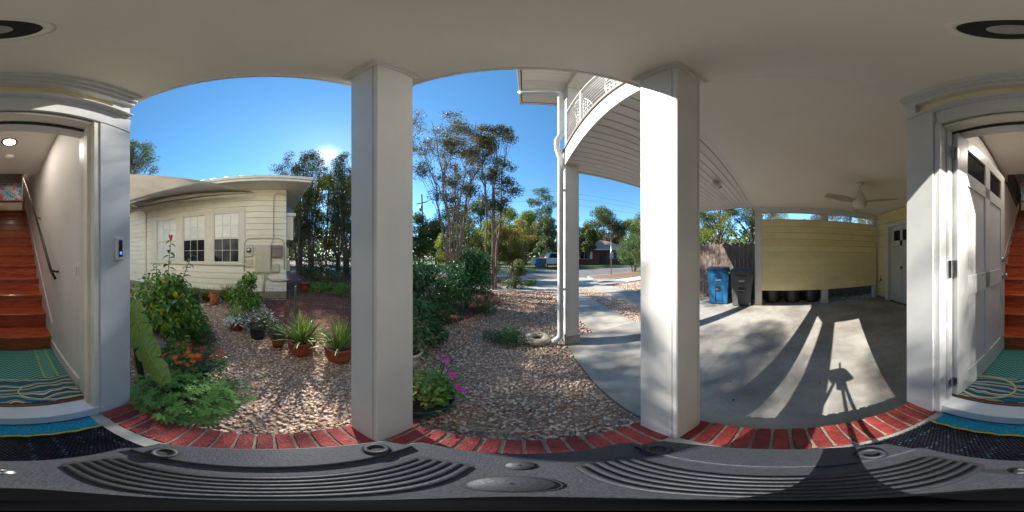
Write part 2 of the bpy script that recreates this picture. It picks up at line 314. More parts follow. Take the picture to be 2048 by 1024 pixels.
def ico(sub, jit, seed, flat):
    bm = bmesh.new(); bmesh.ops.create_icosphere(bm, subdivisions=sub, radius=1); r = random.Random(seed)
    v = [tuple(c * (1 + r.uniform(-jit, jit)) for c in p.co) for p in bm.verts]; f = [tuple(x.index for x in q.verts) for q in bm.faces]; bm.free()
    return [(x, y, z * flat) for x, y, z in v], f
def inside(poly, x, y):
    c = np.zeros(len(x), bool); n = len(poly)
    for i in range(n):
        x0, y0 = poly[i]; x1, y1 = poly[(i + 1) % n]
        if y0 == y1: continue
        k = ((y0 > y) != (y1 > y)) & (x < (x1 - x0) * (y - y0) / (y1 - y0) + x0); c ^= k
    return c
MULCH = [(-2.75, .35), (-2.3, .62), (-1.0, 3.6), (-.6, 4.9), (-1.2, 6.1), (-12, 6.1), (-12, .62), (-5.0, .62), (-5.0, -.2)]
def gravel(name, n, x0, x1, y0, y1, size, sub, rmin, rmax, seed):
    x = U(x0, x1, n); y = U(y0, y1, n); d = np.hypot(x, y)
    k = (d >= rmin) & (d < rmax) & ~inside(MULCH, x, y) & ~((x > -.65) & (y < .59) & (x < .7)) & ~((x > .585) & (y < 2.49))
    x = x[k]; y = y[k]; d = d[k]
    if len(x) == 0: return
    s = size * U(.55, 1.35, len(x)); S = np.stack([s * U(.8, 1.35, len(x)), s * U(.7, 1.1, len(x)), s * U(.7, 1.1, len(x))], 1)
    V, F = ico(sub, .16, seed, .55)
    scatter(name, V, F, np.stack([x, y, G - .008 + U(-.004, .008, len(x))], 1), rotm(U(0, 6.28, len(x)), U(-.35, .35, len(x)), U(-.35, .35, len(x))), S, M['stone'], sm=True, kind='stuff')
gravel('gravel', 17000, -2.3, .59, -2.0, 2.3, .0100, 2, .5, 1.9, 1)
gravel('gravel', 9000, -2.3, .59, -2.0, 2.3, .0145, 1, .5, 1.9, 2)
gravel('gravel', 50000, -4.3, .59, -4.0, 4.2, .0158, 1, 1.9, 4.2, 3)
gravel('gravel', 10000, -5.1, 1.13, -7, 6.1, .034, 1, 4.2, 9, 4)
def gravelbox(n, x0, x1, y0, y1, size, seed):
    x = U(x0, x1, n); y = U(y0, y1, n); s = size * U(.55, 1.35, n); V, F = ico(1, .16, seed, .55)
    scatter('gravel', V, F, np.stack([x, y, G - .014 + U(-.004, .006, n)], 1), rotm(U(0, 6.28, n), U(-.3, .3, n), U(-.3, .3, n)), np.stack([s, s * .8, s * .8], 1), M['stone'], sm=True, kind='stuff')
gravelbox(1700, .59, 1.13, 2.49, 6.15, .025, 5); gravelbox(3600, 2.09, 2.84, 2.49, 6.15, .024, 6)
gravelbox(5200, 3.86, 9, 2.49, 6.75, .032, 7); gravelbox(2200, 4.58, 5.0, -4, 2.48, .026, 8)
# mulch chips and dry leaves
n = 17000; x = U(-9, -.6, n); y = U(-.2, 6.1, n); k = inside(MULCH, x, y); x = x[k]; y = y[k]; n = len(x)
CH_V = [(-1, -.35, 0), (1, -.28, .1), (.9, .35, .0), (-.95, .3, .15)]; CH_F = [(0, 1, 2), (0, 2, 3)]
scatter('mulch_chips', CH_V, CH_F, np.stack([x, y, G + U(.0, .02, n)], 1), rotm(U(0, 6.28, n), U(-.4, .4, n), U(-.4, .4, n)), U(.012, .032, n), M['chip'], kind='stuff')
n = 22000; x = U(-3.5, 1.0, n); y = U(2.2, 6.2, n); k = (RNG.random(n) < np.clip((y - 1.9) / 3.5, 0, 1) * np.clip(1.25 - np.abs(x + 1.0) / 2.6, 0, 1)); x = x[k]; y = y[k]; n = len(x)
scatter('dry_leaves', LEAF_V, LEAF_F, np.stack([x, y, G + U(.005, .03, n)], 1), rotm(U(0, 6.28, n), U(-.5, .5, n), U(-.6, .6, n)), U(.025, .05, n), M['litter'], kind='stuff')
n = 1800; x = U(4.1, 9.5, n); y = U(2.6, 6.7, n)
scatter('dry_leaves', LEAF_V, LEAF_F, np.stack([x, y, G + U(.005, .03, n)], 1), rotm(U(0, 6.28, n), U(-.5, .5, n), U(-.6, .6, n)), U(.03, .055, n), M['litter'], kind='stuff')
n = 260; x = U(-2.2, .5, n); y = U(-1.5, 2.3, n); k = ~((x > -.68) & (y < .62)); x = x[k]; y = y[k]; n = len(x)
scatter('dry_leaves', LEAF_V, LEAF_F, np.stack([x, y, G + U(.012, .025, n)], 1), rotm(U(0, 6.28, n), U(-.3, .3, n), U(-.4, .4, n)), U(.02, .045, n), M['litter'], kind='stuff')

n = 26; x = U(1.0, 4.3, n); y = U(-2.6, 2.3, n)
scatter('dry_leaves', LEAF_V, LEAF_F, np.stack([x, y, G + U(.004, .01, n)], 1), rotm(U(0, 6.28, n), U(-.2, .2, n), U(-.3, .3, n)), U(.02, .05, n), M['litter'], kind='stuff')
# ================================================================== PORCH FLOOR AND BRICK EDGE
pf = struct('porch_floor', MB().box(-.44, .488, -.722, .378, -.2, 0), M['slabin'])
mo = MB().box(-.633, -.441, -.722, .574, -.2, -.006).box(.489, .683, -.722, .574, -.2, -.006).box(-.44, .488, .379, .574, -.2, -.006)
mo.build('mortar_bed', M['mortar'], pf)
def brick_mesh(L, W, hh, seed):
    """a worn brick: uneven long edges, slightly crowned"""
    r = random.Random(seed); n = 9; lft = []; rgt = []
    for k in range(n):
        y_ = -L / 2 + L * k / (n - 1); e_ = .004 if k in (0, n - 1) else 0
        lft.append((-W / 2 + e_ + r.uniform(-.0014, .0014), y_ + r.uniform(-.002, .002))); rgt.append((W / 2 - e_ + r.uniform(-.0014, .0014), y_ + r.uniform(-.002, .002)))
    v = []
    for z_, k_ in ((-hh, 1), (-.001, 1), (.0035, .93)):
        v += [(x_ * k_, y_ * (1 - (1 - k_) * .3), z_ + r.uniform(-.0006, .0006)) for x_, y_ in lft + rgt[::-1]]
    m_ = 2 * n; f = [tuple(range(m_ - 1, -1, -1)), tuple(range(2 * m_, 3 * m_))]
    for q in range(2): f += [(q * m_ + (i + 1) % m_, q * m_ + i, (q + 1) * m_ + i, (q + 1) * m_ + (i + 1) % m_) for i in range(m_)]
    f = [tuple(reversed(g)) for g in f]
    return MB().add(v, f).mesh(M['brick'], False, 'brick')
BR = [brick_mesh(.19, .0545, .1, s) for s in range(8)]
y = -.688
while y < .36:
    for x in (-.539, .588): link('brick', random.choice(BR), pf, (x + random.uniform(-.002, .002), y + random.uniform(-.0015, .0015), random.uniform(-.001, .0015)), (0, 0, R(90) + random.uniform(-.012, .012)))
    y += .068
x = -.60
while x < .67:
    link('brick', random.choice(BR), pf, (x + random.uniform(-.0015, .0015), .4805 + random.uniform(-.002, .002), random.uniform(-.001, .0015)), (0, 0, random.uniform(-.012, .012)))
    x += .0708

# ================================================================== OWN HOUSE
hs = thing('house', 'white and cream house with columned porch, open white front door and carport around the viewpoint', 'house')
def hp(name, mb, m, sm=False, label=None):
    o = mb.build(name, M[m] if isinstance(m, str) else m, hs, sm)
    if label: o['label'] = label
    return o
CZ = 2.60
# ceilings
hp('porch_ceiling', MB().box(-.68, .69, -.70, .604, CZ, CZ + .06).box(.691, 4.60, -3.05, .66, CZ, CZ + .06), 'ceil', label='smooth off-white ceiling running over porch and carport')
hp('ceiling_trim', MB().box(-.70, -.681, -.72, .62, CZ - .012, CZ + .10).box(-.68, .60, .605, .622, CZ - .012, CZ + .10), 'white')
hp('upper_floor', MB().box(-.68, 4.60, -6.8, .60, CZ + .35, CZ + .62) if False else MB().box(-.68, .60, -.6, .60, CZ + .065, CZ + .3), 'white')
hp('upper_wall', MB().box(-.66, 4.60, .40, .58, CZ + .301, 5.2), 'cream')
hp('upper_wall', MB().box(-.66, -.52, -.6, .399, CZ + .301, 5.2), 'cream')
# columns
def column(x0, x1, y0, y1, z0=0, z1=CZ, cap=True, plinth=0):
    o = hp('column', MB().box(x0, x1, y0, y1, z0, z1 - .001, .004), 'white')
    e = MB()
    for q in ((x0, y0), (x1, y1), (x0, y1), (x1, y0)): pass
    if cap:
        c = MB()
        for k, (d, za, zb) in enumerate(((.030, z1 - .022, z1 - .002), (.018, z1 - .045, z1 - .0225))):
            c.box(x0 - d, x1 + d, y0 - d, y1 + d, za, zb, .004)
        c.build('column_capital', M['white'], o)
    if plinth:
        c = MB().box(x0 - .012, x1 + .012, y0 - .012, y1 + .012, z0, z0 + plinth, .004); c.build('column_base', M['slabin'] if plinth > .1 else M['white'], o)
    # corner board seams
    s = MB().box(x1 - .022, x1 - .0205, y0 - .0012, y0 + .002, z0 + .01, z1 - .05).box(x0 - .0012, x0 + .002, y0 + .021, y0 + .0225, z0 + .01, z1 - .05)
    s.build('board_seam', M['taupe'], o)
    return o
column(-.617, -.437, .347, .545)['label'] = 'white square column on the brick edge, garden side'
column(.474, .652, .345, .545)['label'] = 'white square column on the brick edge, carport side, sun on one face'
column(.60, .785, 2.21, 2.40, G, 2.66, cap=False, plinth=.15)
column(4.41, 4.60, .48, .67, G, CZ - .15, cap=False, plinth=.05)
column(4.46, 4.62, -1.38, -1.20, G, CZ - .15, cap=False, plinth=.10)
column(4.46, 4.62, -3.02, -2.92, G, CZ - .15, cap=False)
hp('beam', MB().box(4.43, 4.60, -3.04, .68, CZ - .149, CZ - .001, .004), 'white')
hp('post_cap', MB().box(4.36, 4.64, .43, .72, CZ - .06, CZ - .002).box(4.38, 4.62, .455, .695, CZ - .10, CZ - .0605), 'white')
# door wall
YW = -.725
hp('wall', MB().box(-.645, -.442, YW - .2, YW, .0, 2.283), 'whiteg')
hp('wall', MB().box(.508, .70, YW - .2, YW + .03, .0, 2.283).box(.63, .6995, YW - .2, YW + .03, 2.336, 2.4705), 'whiteg')
hp('wall', MB().box(-.641, .696, YW - .19, YW - .012, 2.12, 2.598), 'yellow')
hp('wall', MB().box(-.647, -.50, YW - .18, YW + .001, 2.471, 2.597), 'whiteg')
hp('wall', MB().box(.62, .703, YW - .18, YW + .031, 2.471, 2.597), 'whiteg')
hp('wall', MB().box(-.6445, -.52, YW - .18, YW + .0005, 2.336, 2.4705), 'whiteg')
hp('head_board', MB().box(-.6475, .5075, YW - .10, YW + .004, 2.135, 2.2835), 'whiteg')
hp('drip_cap', MB().box(-.635, .69, YW - .05, YW + .045, 2.300, 2.318, .003).box(-.63, .685, YW - .05, YW + .032, 2.3181, 2.335, .003).box(-.625, .68, YW - .05, YW + .018, 2.284, 2.2999), 'whiteg')
hp('crown_molding', MB().box(-.66, .71, YW - .05, YW + .030, 2.47, 2.515, .003).box(-.665, .715, YW - .05, YW + .050, 2.5151, 2.555, .003).box(-.67, .72, YW - .05, YW + .072, 2.5551, 2.598, .003), 'whiteg')
# casing, jambs
hp('door_casing', MB().box(-.4415, -.405, YW - .085, YW - .005, .0, 2.134, .003).box(-.405, -.385, YW - .085, YW - .045, .1, 2.10, .002), 'creamtrim')
hp('door_casing', MB().box(.470, .5075, YW - .085, YW + .015, .0, 2.134, .003).box(.452, .4695, YW - .085, YW - .045, .1, 2.10, .002), 'whiteg')
hp('door_casing', MB().box(-.4045, .4695, YW - .085, YW - .012, 2.10, 2.134, .003), 'creamtrim')
hp('weatherstrip', MB().box(-.3985, .465, YW - .1, YW - .086, 2.085, 2.099).box(-.405, -.398, YW - .1, YW - .086, .15, 2.099).box(.4655, .472, YW - .1, YW - .086, .15, 2.099), 'black')
hp('door_jamb', MB().box(-.43, -.405, YW - .19, YW - .0865, .1, 2.115).box(.472, .50, YW - .19, YW - .0865, .1, 2.115).box(-.405, .472, YW - .19, YW - .1005, 2.0995, 2.118), 'whiteg')
sv = [(-.43, -.722, 0), (.49, -.722, 0), (.49, -.722, .10), (-.43, -.722, .10), (-.43, -.805, .148), (.49, -.805, .148), (-.43, -.805, 0), (.49, -.805, 0)]
hp('door_sill', MB().add(sv, [(0, 1, 2, 3), (3, 2, 5, 4), (1, 7, 5, 2), (0, 3, 4, 6), (6, 4, 5, 7), (0, 6, 7, 1)]), 'whiteg')
hp('sill_strip', MB().box(-.42, .48, -.826, -.8055, .10, .160, .003), mat('bronze_strip', (.13, .07, .045), (.09, .05, .035), rough=.4, metal=.5))
# interior shell
hp('interior_floor', MB().box(-.42, .50, -1.66, -.8265, .0, .148), 'wood')
hp('interior_wall', MB().box(-.62, -.42, -6.6, YW - .2005, G, 5.1), 'intwall')
hp('interior_wall', MB().box(.505, .695, -6.6, YW - .2005, G, 2.555), 'intwall')
hp('interior_wall', MB().box(.505, .695, -2.9, -.76, 2.665, 5.1), 'intwall')
hp('interior_wall', MB().box(-.419, .504, -2.50, -2.37, 2.60, 5.1), 'intwall')
hp('interior_wall', MB().box(-.62, 4.6, -6.8, -6.601, 2.0, 5.1), mat('blue_grey_wall', (.30, .36, .42), (.27, .33, .38), rough=.7))
hp('interior_wall', MB().box(4.45, 4.6, -6.6, .39, 2.661, 5.1), 'intwall')
hp('entry_ceiling', MB().box(-.419, .504, -2.37, -.916, CZ - .01, CZ + .1), 'intwall')
hp('upstairs_ceiling', MB().box(-.68, 4.7, -6.85, .62, 5.101, 5.22), 'intwall')
hp('upstairs_floor', MB().box(.696, 4.6, -6.6, -3.30, 2.62, 2.70).box(-.419, .504, -6.6, -4.91, 2.30, 2.545), 'wood')
hp('skirting', MB().box(-.4195, -.405, -1.64, -.93, .149, .27), 'whiteg')
hp('siding', MB().box(.6965, .712, -3.05, -.93, G, 2.598), 'yellow'); hp('siding', MB().box(-.64, -.6205, -6.6, -.93, G, 5.1), 'cream')
# stairs
RZ, RUN, Y0 = .185, .25, -1.64
tr = MB().box(-.405, .49, -RUN - .002, .025, -.032, 0, .006).mesh(M['wood'], name='tread')
ri = MB().box(-.405, .49, -.02, 0, -RZ + .0, -.033).mesh(M['wood'], name='riser')
for i in range(13):
    link('tread', tr, hs, (0, Y0 - i * RUN, .15 + RZ * (i + 1)))
    link('riser', ri, hs, (0, Y0 - i * RUN, .15 + RZ * (i + 1)))
def stringer(x0, x1):
    v = []
    for x in (x0, x1): v += [(x, Y0 + .03, .15), (x, Y0 + .03, .50), (x, Y0 - 13 * RUN, .50 + 13 * RZ), (x, Y0 - 13 * RUN, 13 * RZ - .1)]
    return MB().add(v, [(0, 1, 2, 3), (7, 6, 5, 4), (0, 4, 5, 1), (1, 5, 6, 2), (2, 6, 7, 3), (3, 7, 4, 0)])
hp('stringer', stringer(-.4195, -.4055), 'whiteg'); hp('stringer', stringer(.4905, .5045), 'whiteg')
# handrail on the left wall
rl = thing('handrail', 'dark metal handrail on the left wall of the stairs', 'handrail')
MB().tube([(-.375, -1.35, 1.02), (-.345, -1.39, 1.09), (-.345, -4.9, 1.09 + 3.51 * .78)], .014, 8).build('rail', M['darkmetal'], rl, True)
MB().tube([(-.345, -1.40, 1.09), (-.40, -1.40, 1.08), (-.418, -1.40, 1.08)], .010, 6).build('bracket', M['darkmetal'], rl)
for yy in (-2.3, -3.3, -4.3): MB().tube([(-.345, yy, 1.09 - (yy + 1.39) * .78), (-.418, yy, 1.05 - (yy + 1.39) * .78)], .009, 6).build('bracket', M['darkmetal'], rl)
# upstairs guard rail
g = thing('guard_rail', 'black guard rail at the top of the stairs', 'railing')
for i in range(9): MB().box(.515, .53, -4.9 - i * .11, -4.888 - i * .11, 2.55, 3.5).build('baluster', M['darkmetal'], g)
MB().box(.505, .54, -6.0, -2.9, 3.5, 3.54).build('rail', M['darkmetal'], g)
MB().box(.505, .54, -6.0, -2.9, 2.66, 2.69).build('rail', M['darkmetal'], g)
for i in range(12): MB().box(.515, .53, -3.0 - i * .16, -2.988 - i * .16, 2.6, 3.5).build('baluster', M['darkmetal'], g)
wp = MB().box(-.40, -.36, -5.0, -4.94, 2.55, 4.9); o = wp.build('wooden_post', mat('pale_wood', (.55, .33, .14), (.45, .26, .10), rough=.5)); tag(o, 'pale wooden post at the head of the stairs, left side', 'post')
# painting and cabinet upstairs
pt = bpy.data.materials.new('abstract_painting'); pt.use_nodes = True; t = pt.node_tree; p = principled(pt)
tc = t.nodes.new('ShaderNodeTexCoord'); nz = t.nodes.new('ShaderNodeTexNoise'); nz.inputs['Scale'].default_value = 4; nz.inputs['Detail'].default_value = 3; nz.inputs['Distortion'].default_value = 1.5
rp = t.nodes.new('ShaderNodeValToRGB'); rp.color_ramp.interpolation = 'EASE'
e = rp.color_ramp.elements; e[0].position = .3; e[0].color = (.02, .12, .35, 1); e[1].position = .75; e[1].color = (.8, .75, .7, 1)
for q, c in ((.44, (.10, .40, .65, 1)), (.52, (.55, .60, .65, 1)), (.57, (.5, .06, .22, 1)), (.62, (.6, .08, .05, 1)), (.67, (.3, .08, .35, 1))): x = e.new(q); x.color = c
t.links.new(tc.outputs['Object'], nz.inputs[0]); t.links.new(nz.outputs['Fac'], rp.inputs[0]); t.links.new(rp.outputs[0], p.inputs['Base Color'])
pa = thing('painting', 'bright multicoloured painting on the wall above the top of the stairs', 'painting')
MB().box(-.75, .55, -6.598, -6.56, 3.55, 4.35).build('canvas', pt, pa)
MB().box(-.78, .58, -6.599, -6.57, 3.52, 4.38).build('frame', M['white'], pa)
ca = thing('cabinet', 'low white cabinet under the bright painting upstairs', 'cabinet', (0, -6.3, 2.55))
MB().box(-.4, .6, -.25, .2, 0, .78, .01).build('body', M['white'], ca); MB().box(-.42, .62, -.26, .22, .781, .82, .006).build('top', M['steel'], ca)
ml = thing('pendant_lamp', 'lit orange-glowing lamp hanging high at the top of the stairs', 'lamp', (-.1, -5.6, 4.55))
MB().lathe([(.03, .15), (.14, .12), (.18, -.08), (.17, -.09), (.12, .10)], 20).build('shade', mat('brown_shade', (.22, .08, .03), (.15, .05, .02), rough=.5, trans=.3), ml, True)
MB().lathe([(.001, .05), (.05, .04), (.06, 0), (.05, -.04), (.001, -.05)], 14).build('bulb', emit('warm_bulb', (1, .80, .58), 55), ml, True)
MB().tube([(0, 0, .1), (0, 0, .55)], .006, 6).build('cord', M['black'], ml)
# open front door
dr = thing('front_door', 'white panelled front door standing open into the stair hall, two small dark panes at the top', 'door', (.442, -.818, .165))
dr.rotation_euler = (0, 0, math.atan2(-.82, -.105))
T = .042; DL, DH = .835, 1.925
def dpart(name, x0, x1, z0, z1, y0=-T / 2, y1=T / 2, m='whiteg', b=.002): return MB().box(x0, x1, y0, y1, z0, z1, b).build(name, M[m], dr)
st = .11
cells_x = [(st, DL / 2 - .045), (DL / 2 + .045, DL - st)]
dpart('stile', 0, st, 0, DH); dpart('stile', DL - st, DL, 0, DH); dpart('mullion', DL / 2 - .0449, DL / 2 + .0449, .2001, DH - .1001)
for z0, z1 in ((0, .20), (.80, .93), (1.52, 1.62), (DH - .10, DH)): dpart('door_rail', st + .0001, DL - st - .0001, z0, z1)
for a, b in cells_x:
    for z0, z1 in ((.20, .80), (.93, 1.52)): dpart('door_panel', a + .0002, b - .0002, z0 + .0002, z1 - .0002, -.010, .010, 'whiteg', 0)
    dpart('pane', a + .0002, b - .0002, 1.6202, DH - .1002, -.006, .006, 'glassdark', 0)
kn = MB().lathe([(.001, .055), (.022, .052), (.027, .04), (.022, .028), (.010, .022), (.010, .006), (.03, .004), (.03, 0)], 18)
for sgn in (-1, 1):
    kk = kn.build('knob', M['steel'], dr, True, (DL - .06, sgn * T / 2, .86), (R(-90 * sgn), 0, 0))
    lk = MB().lathe([(.001, .02), (.022, .018), (.026, 0)], 16).build('deadbolt', M['steel'], dr, True, (DL - .06, sgn * T / 2, 1.02), (R(-90 * sgn), 0, 0))
MB().box(DL - .001, DL + .002, -.012, .012, .80, .93).build('latch_plate', M['steel'], dr)
for z in (.10, .93, 1.68):
    h_ = MB().tube([(-.006, T / 2 + .006, z), (-.006, T / 2 + .006, z + .10)], .007, 10); h_.box(-.004, -.002, -T / 2, T / 2, z, z + .1).box(.0, .045, T / 2 + .0005, T / 2 + .003, z, z + .1)
    h_.box(-.05, -.008, T / 2 + .002, T / 2 + .0045, z, z + .1)
    for dz in (.02, .05, .08): h_.lathe([(.004, .001), (.001, .002)], 8, (0, 0, 0))
    h_.build('hinge', M['steel'], dr)
for z, m_ in ((.10, 'steel'), (.93, 'steel'), (1.68, 'steel')):
    MB().box(.4515, .4535, -.80, -.765, .165 + z, .165 + z + .1).box(.42, .452, -.826, -.823, .165 + z, .165 + z + .1).tube([(.4495, -.812, .165 + z), (.4495, -.812, .265 + z)], .007, 10).build('hinge', M[m_], hs)
# entry downlight, lit
dl = thing('downlight', 'lit round recessed light in the stair hall ceiling', 'ceiling light', (.02, -1.63, CZ - .01))
MB().lathe([(.062, -.004), (.085, -.004), (.085, .0)], 28).build('trim', mat('bronze_trim', (.12, .07, .045), (.09, .05, .03), rough=.4), dl, True)
MB().lathe([(.001, -.0015), (.062, -.0015)], 28).build('lens', emit('warm_lens', (1, .78, .5), 5), dl)
pl = bpy.data.lights.new('downlight_lamp', 'AREA'); pl.shape = 'DISK'; pl.size = .11; pl.energy = 1.8; pl.color = (1, .92, .83); lo = bpy.data.objects.new('downlight_lamp', pl); C.objects.link(lo); lo.parent = dl; lo.location = (0, 0, -.012)
sm_ = thing('smoke_alarm', 'pale smoke alarm on the stair hall ceiling behind the lit downlight', 'smoke alarm', (.02, -1.95, CZ - .01))
MB().lathe([(.001, -.035), (.05, -.033), (.062, -.02), (.065, 0)], 24).build('body', M['white'], sm_, True)
# switch plate, keypad
sw = thing('switch_plate', 'white four-gang switch plate on the stair hall left wall', 'switch', (-.4195, -.93, 1.12))
MB().box(0, .006, -.075, .075, -.06, .06, .002).build('plate', M['white'], sw)
for k in range(4): MB().box(.0062, .010, -.066 + k * .036, -.044 + k * .036, -.03, .03, .001).build('rocker', M['whiteg'], sw)
kp = thing('video_doorbell', 'white video doorbell with black face on the pier beside the door', 'doorbell', (-.556, YW + .001, 1.26))
MB().box(-.026, .026, 0, .022, -.063, .063, .004).build('body', M['whiteg'], kp)
MB().box(-.013, .013, .0221, .025, -.045, .047, .002).build('face', M['black'], kp)
MB().lathe([(.001, .003), (.007, .002), (.009, 0)], 16).build('lens', emit('blue_button', (.05, .12, .9), .4), kp, True, (0, .0252, -.024), (R(-90), 0, 0))
# porch recessed downlight, unlit
dl = thing('recessed_light', 'black baffled recessed light in the porch ceiling, switched off', 'ceiling light', (.037, -.251, CZ))
MB().lathe([(.105, .0), (.105, -.003), (.086, -.0045), (.084, .0)], 36).build('trim_ring', M['ceil'], dl, True)
MB().lathe([(.0845, -.003), (.05, -.0022), (.04, -.0020)], 36).build('baffle', M['black'], dl, True)
MB().lathe([(.001, -.0030), (.037, -.0030), (.039, -.0020)], 30).build('lens', mat('frosted_lens', (.42, .40, .38), (.34, .33, .31), scale=60, rough=.4), dl, True)

# ---- mats and rugs
def stripe_mat(name, stops, axis='Y', scale=1, lo=0, hi=1, weave=None):
    m = bpy.data.materials.new(name); m.use_nodes = True; t = m.node_tree; N = t.nodes.new; L = t.links.new; p = principled(m); p.inputs['Roughness'].default_value = .9
    p.inputs['Specular IOR Level'].default_value = .2
    tc = N('ShaderNodeTexCoord'); sp = N('ShaderNodeSeparateXYZ'); L(tc.outputs['Object'], sp.inputs[0])
    mr = N('ShaderNodeMapRange'); mr.inputs[1].default_value = lo; mr.inputs[2].default_value = hi; L(sp.outputs[axis], mr.inputs[0])
    rp = N('ShaderNodeValToRGB'); rp.color_ramp.interpolation = 'CONSTANT'; e = rp.color_ramp.elements
    e[0].position = 0; e[0].color = (*stops[0][1], 1); e[1].position = stops[1][0]; e[1].color = (*stops[1][1], 1)
    for q, c in stops[2:]: x = e.new(q); x.color = (*c, 1)
    L(mr.outputs[0], rp.inputs[0])
    wv = N('ShaderNodeTexNoise'); wv.inputs['Scale'].default_value = 130; L(tc.outputs['Object'], wv.inputs[0])
    hsv = N('ShaderNodeHueSaturation'); m2 = N('ShaderNodeMapRange'); m2.inputs[1].default_value = .3; m2.inputs[2].default_value = .7; m2.inputs[3].default_value = .55; m2.inputs[4].default_value = 1.4
    L(wv.outputs['Fac'], m2.inputs[0]); L(m2.outputs[0], hsv.inputs['Value']); L(rp.outputs[0], hsv.inputs['Color']); L(hsv.outputs[0], p.inputs['Base Color'])
    bp = N('ShaderNodeBump'); bp.inputs['Strength'].default_value = .6; bp.inputs['Distance'].default_value = .004; L(wv.outputs['Fac'], bp.inputs['Height']); L(bp.outputs[0], p.inputs['Normal'])
    return m, t, rp, hsv, sp
dm = thing('door_mat', 'dark woven doormat with a turquoise border and yellow line below the threshold', 'doormat')
bl = MB(); bl.box(-.375, .455, -.602, -.12, .001, .009); bl.build('field', mat('black_mat', (.006, .007, .011), (.01, .012, .017), scale=90, rough=.9, spec=.1), dm)
# woven loops of the mat field
rows = []; n1 = 0
for j in range(36):
    yy = -.592 + j * .013
    for i in range(54):
        rows.append((-.368 + i * .0153 + (j % 2) * .0076, yy, .0095)); n1 += 1
rows = np.array(rows); V, F = ico(1, .0, 3, .5)
blk = mat('mat_loops', (.005, .006, .011), (.016, .020, .030), island=True, rough=.8, c3=(.009, .011, .017), spec=.2)
blu = mat('mat_blue_flecks', (.012, .055, .075), (.015, .04, .06), island=True, rough=.65)
sel = ((np.arange(len(rows)) % 54) % 6 == 2) & (RNG.random(len(rows)) < .5)
for s_, mm in ((~sel, blk), (sel, blu)):
    q = rows[s_]; scatter('woven_loops', V, F, q, rotm(U(-.15, .15, len(q)), U(-.1, .1, len(q)), U(-.1, .1, len(q))), np.array([(.0072, .0058, .008)] * len(q)), mm, dm, sm=True, kind='stuff')
q = []
for j in range(9):
    for i in range(100): q.append((-.37 + i * .0082, -.708 + j * .0115, .004))
q = np.array(q); turq = mat('turquoise_loops', (.0, .26, .42), (.01, .42, .58), island=True, rough=.8)
scatter('border_loops', V, F, q, rotm(U(-.2, .2, len(q)), U(-.1, .1, len(q)), U(-.1, .1, len(q))), np.array([(.0052, .0066, .007)] * len(q)), turq, dm, sm=True, kind='stuff')
MB().box(-.375, .455, -.72, -.713, .001, .008).build('edge_binding', mat('purple_binding', (.09, .012, .06), (.06, .01, .05), rough=.8), dm)
zz = MB().tube([(-.375 + i * .83 / 60, -.608 + .003 * math.sin(i * .9), .011 + .002 * math.sin(i * 1.8)) for i in range(61)], .0068, 6); zz.build('yellow_cord', mat('yellow_cord', (.62, .45, .03), (.45, .30, .02), scale=200, rough=.8), dm, True)
# inside rugs
m, t, rp, hsv, sp = stripe_mat('teal_runner', [(0, (.01, .12, .12)), (.055, (.28, .34, .03)), (.075, (.05, .20, .17)), (.17, (.28, .34, .03)), (.19, (.01, .14, .13)), (.93, (.28, .34, .03)), (.95, (.01, .12, .12))], 'X', 1, -.395, .49)
N = t.nodes.new; L = t.links.new
a1 = N('ShaderNodeMath'); a1.operation = 'PINGPONG'; a1.inputs[1].default_value = .022; L(sp.outputs['X'], a1.inputs[0])
a2 = N('ShaderNodeMath'); a2.operation = 'ADD'; L(a1.outputs[0], a2.inputs[0]); L(sp.outputs['Y'], a2.inputs[1])
a3 = N('ShaderNodeMath'); a3.operation = 'MULTIPLY'; a3.inputs[1].default_value = 34; L(a2.outputs[0], a3.inputs[0])
a4 = N('ShaderNodeMath'); a4.operation = 'FRACT'; L(a3.outputs[0], a4.inputs[0]); a5 = N('ShaderNodeMath'); a5.operation = 'GREATER_THAN'; a5.inputs[1].default_value = .62; L(a4.outputs[0], a5.inputs[0])
mx = N('ShaderNodeMixRGB'); mx.blend_type = 'MIX'; mx.inputs[2].default_value = (.20, .46, .38, 1); L(a5.outputs[0], mx.inputs[0]); L(hsv.outputs[0], mx.inputs[1]); L(mx.outputs[0], principled(m).inputs['Base Color'])
ru = MB().box(-.40, .488, -1.635, -1.10, .149, .155).build('runner_rug', m); tag(ru, 'teal herringbone rug at the foot of the stairs', 'rug')
fl = bpy.data.materials.new('floral_rug'); fl.use_nodes = True; t = fl.node_tree; N = t.nodes.new; L = t.links.new; p = principled(fl); p.inputs['Roughness'].default_value = .9
tc = N('ShaderNodeTexCoord'); nz = N('ShaderNodeTexNoise'); nz.inputs['Scale'].default_value = 7; nz.inputs['Detail'].default_value = 1; nz.inputs['Distortion'].default_value = 1.6
wv = N('ShaderNodeTexWave'); wv.wave_type = 'RINGS'; wv.inputs['Scale'].default_value = 3.2; wv.inputs['Distortion'].default_value = 5; wv.inputs['Detail'].default_value = 1.5; wv.inputs['Detail Scale'].default_value = 1.5
L(tc.outputs['Object'], nz.inputs[0]); L(tc.outputs['Object'], wv.inputs[0])
rp = N('ShaderNodeValToRGB'); rp.color_ramp.interpolation = 'CONSTANT'; e = rp.color_ramp.elements; e[0].position = 0; e[0].color = (.008, .10, .15, 1); e[1].position = .32; e[1].color = (.55, .50, .33, 1)
for q, c in ((.44, (.02, .17, .19, 1)), (.6, (.30, .30, .05, 1)), (.70, (.62, .56, .40, 1)), (.86, (.01, .08, .13, 1))): x = e.new(q); x.color = c
L(wv.outputs['Fac'], rp.inputs[0]); L(rp.outputs[0], p.inputs['Base Color'])
ru = MB().box(-.40, .47, -1.12, -.835, .1555, .161).build('floral_mat', fl); tag(ru, 'cream, blue and green floral mat just inside the open door', 'rug')
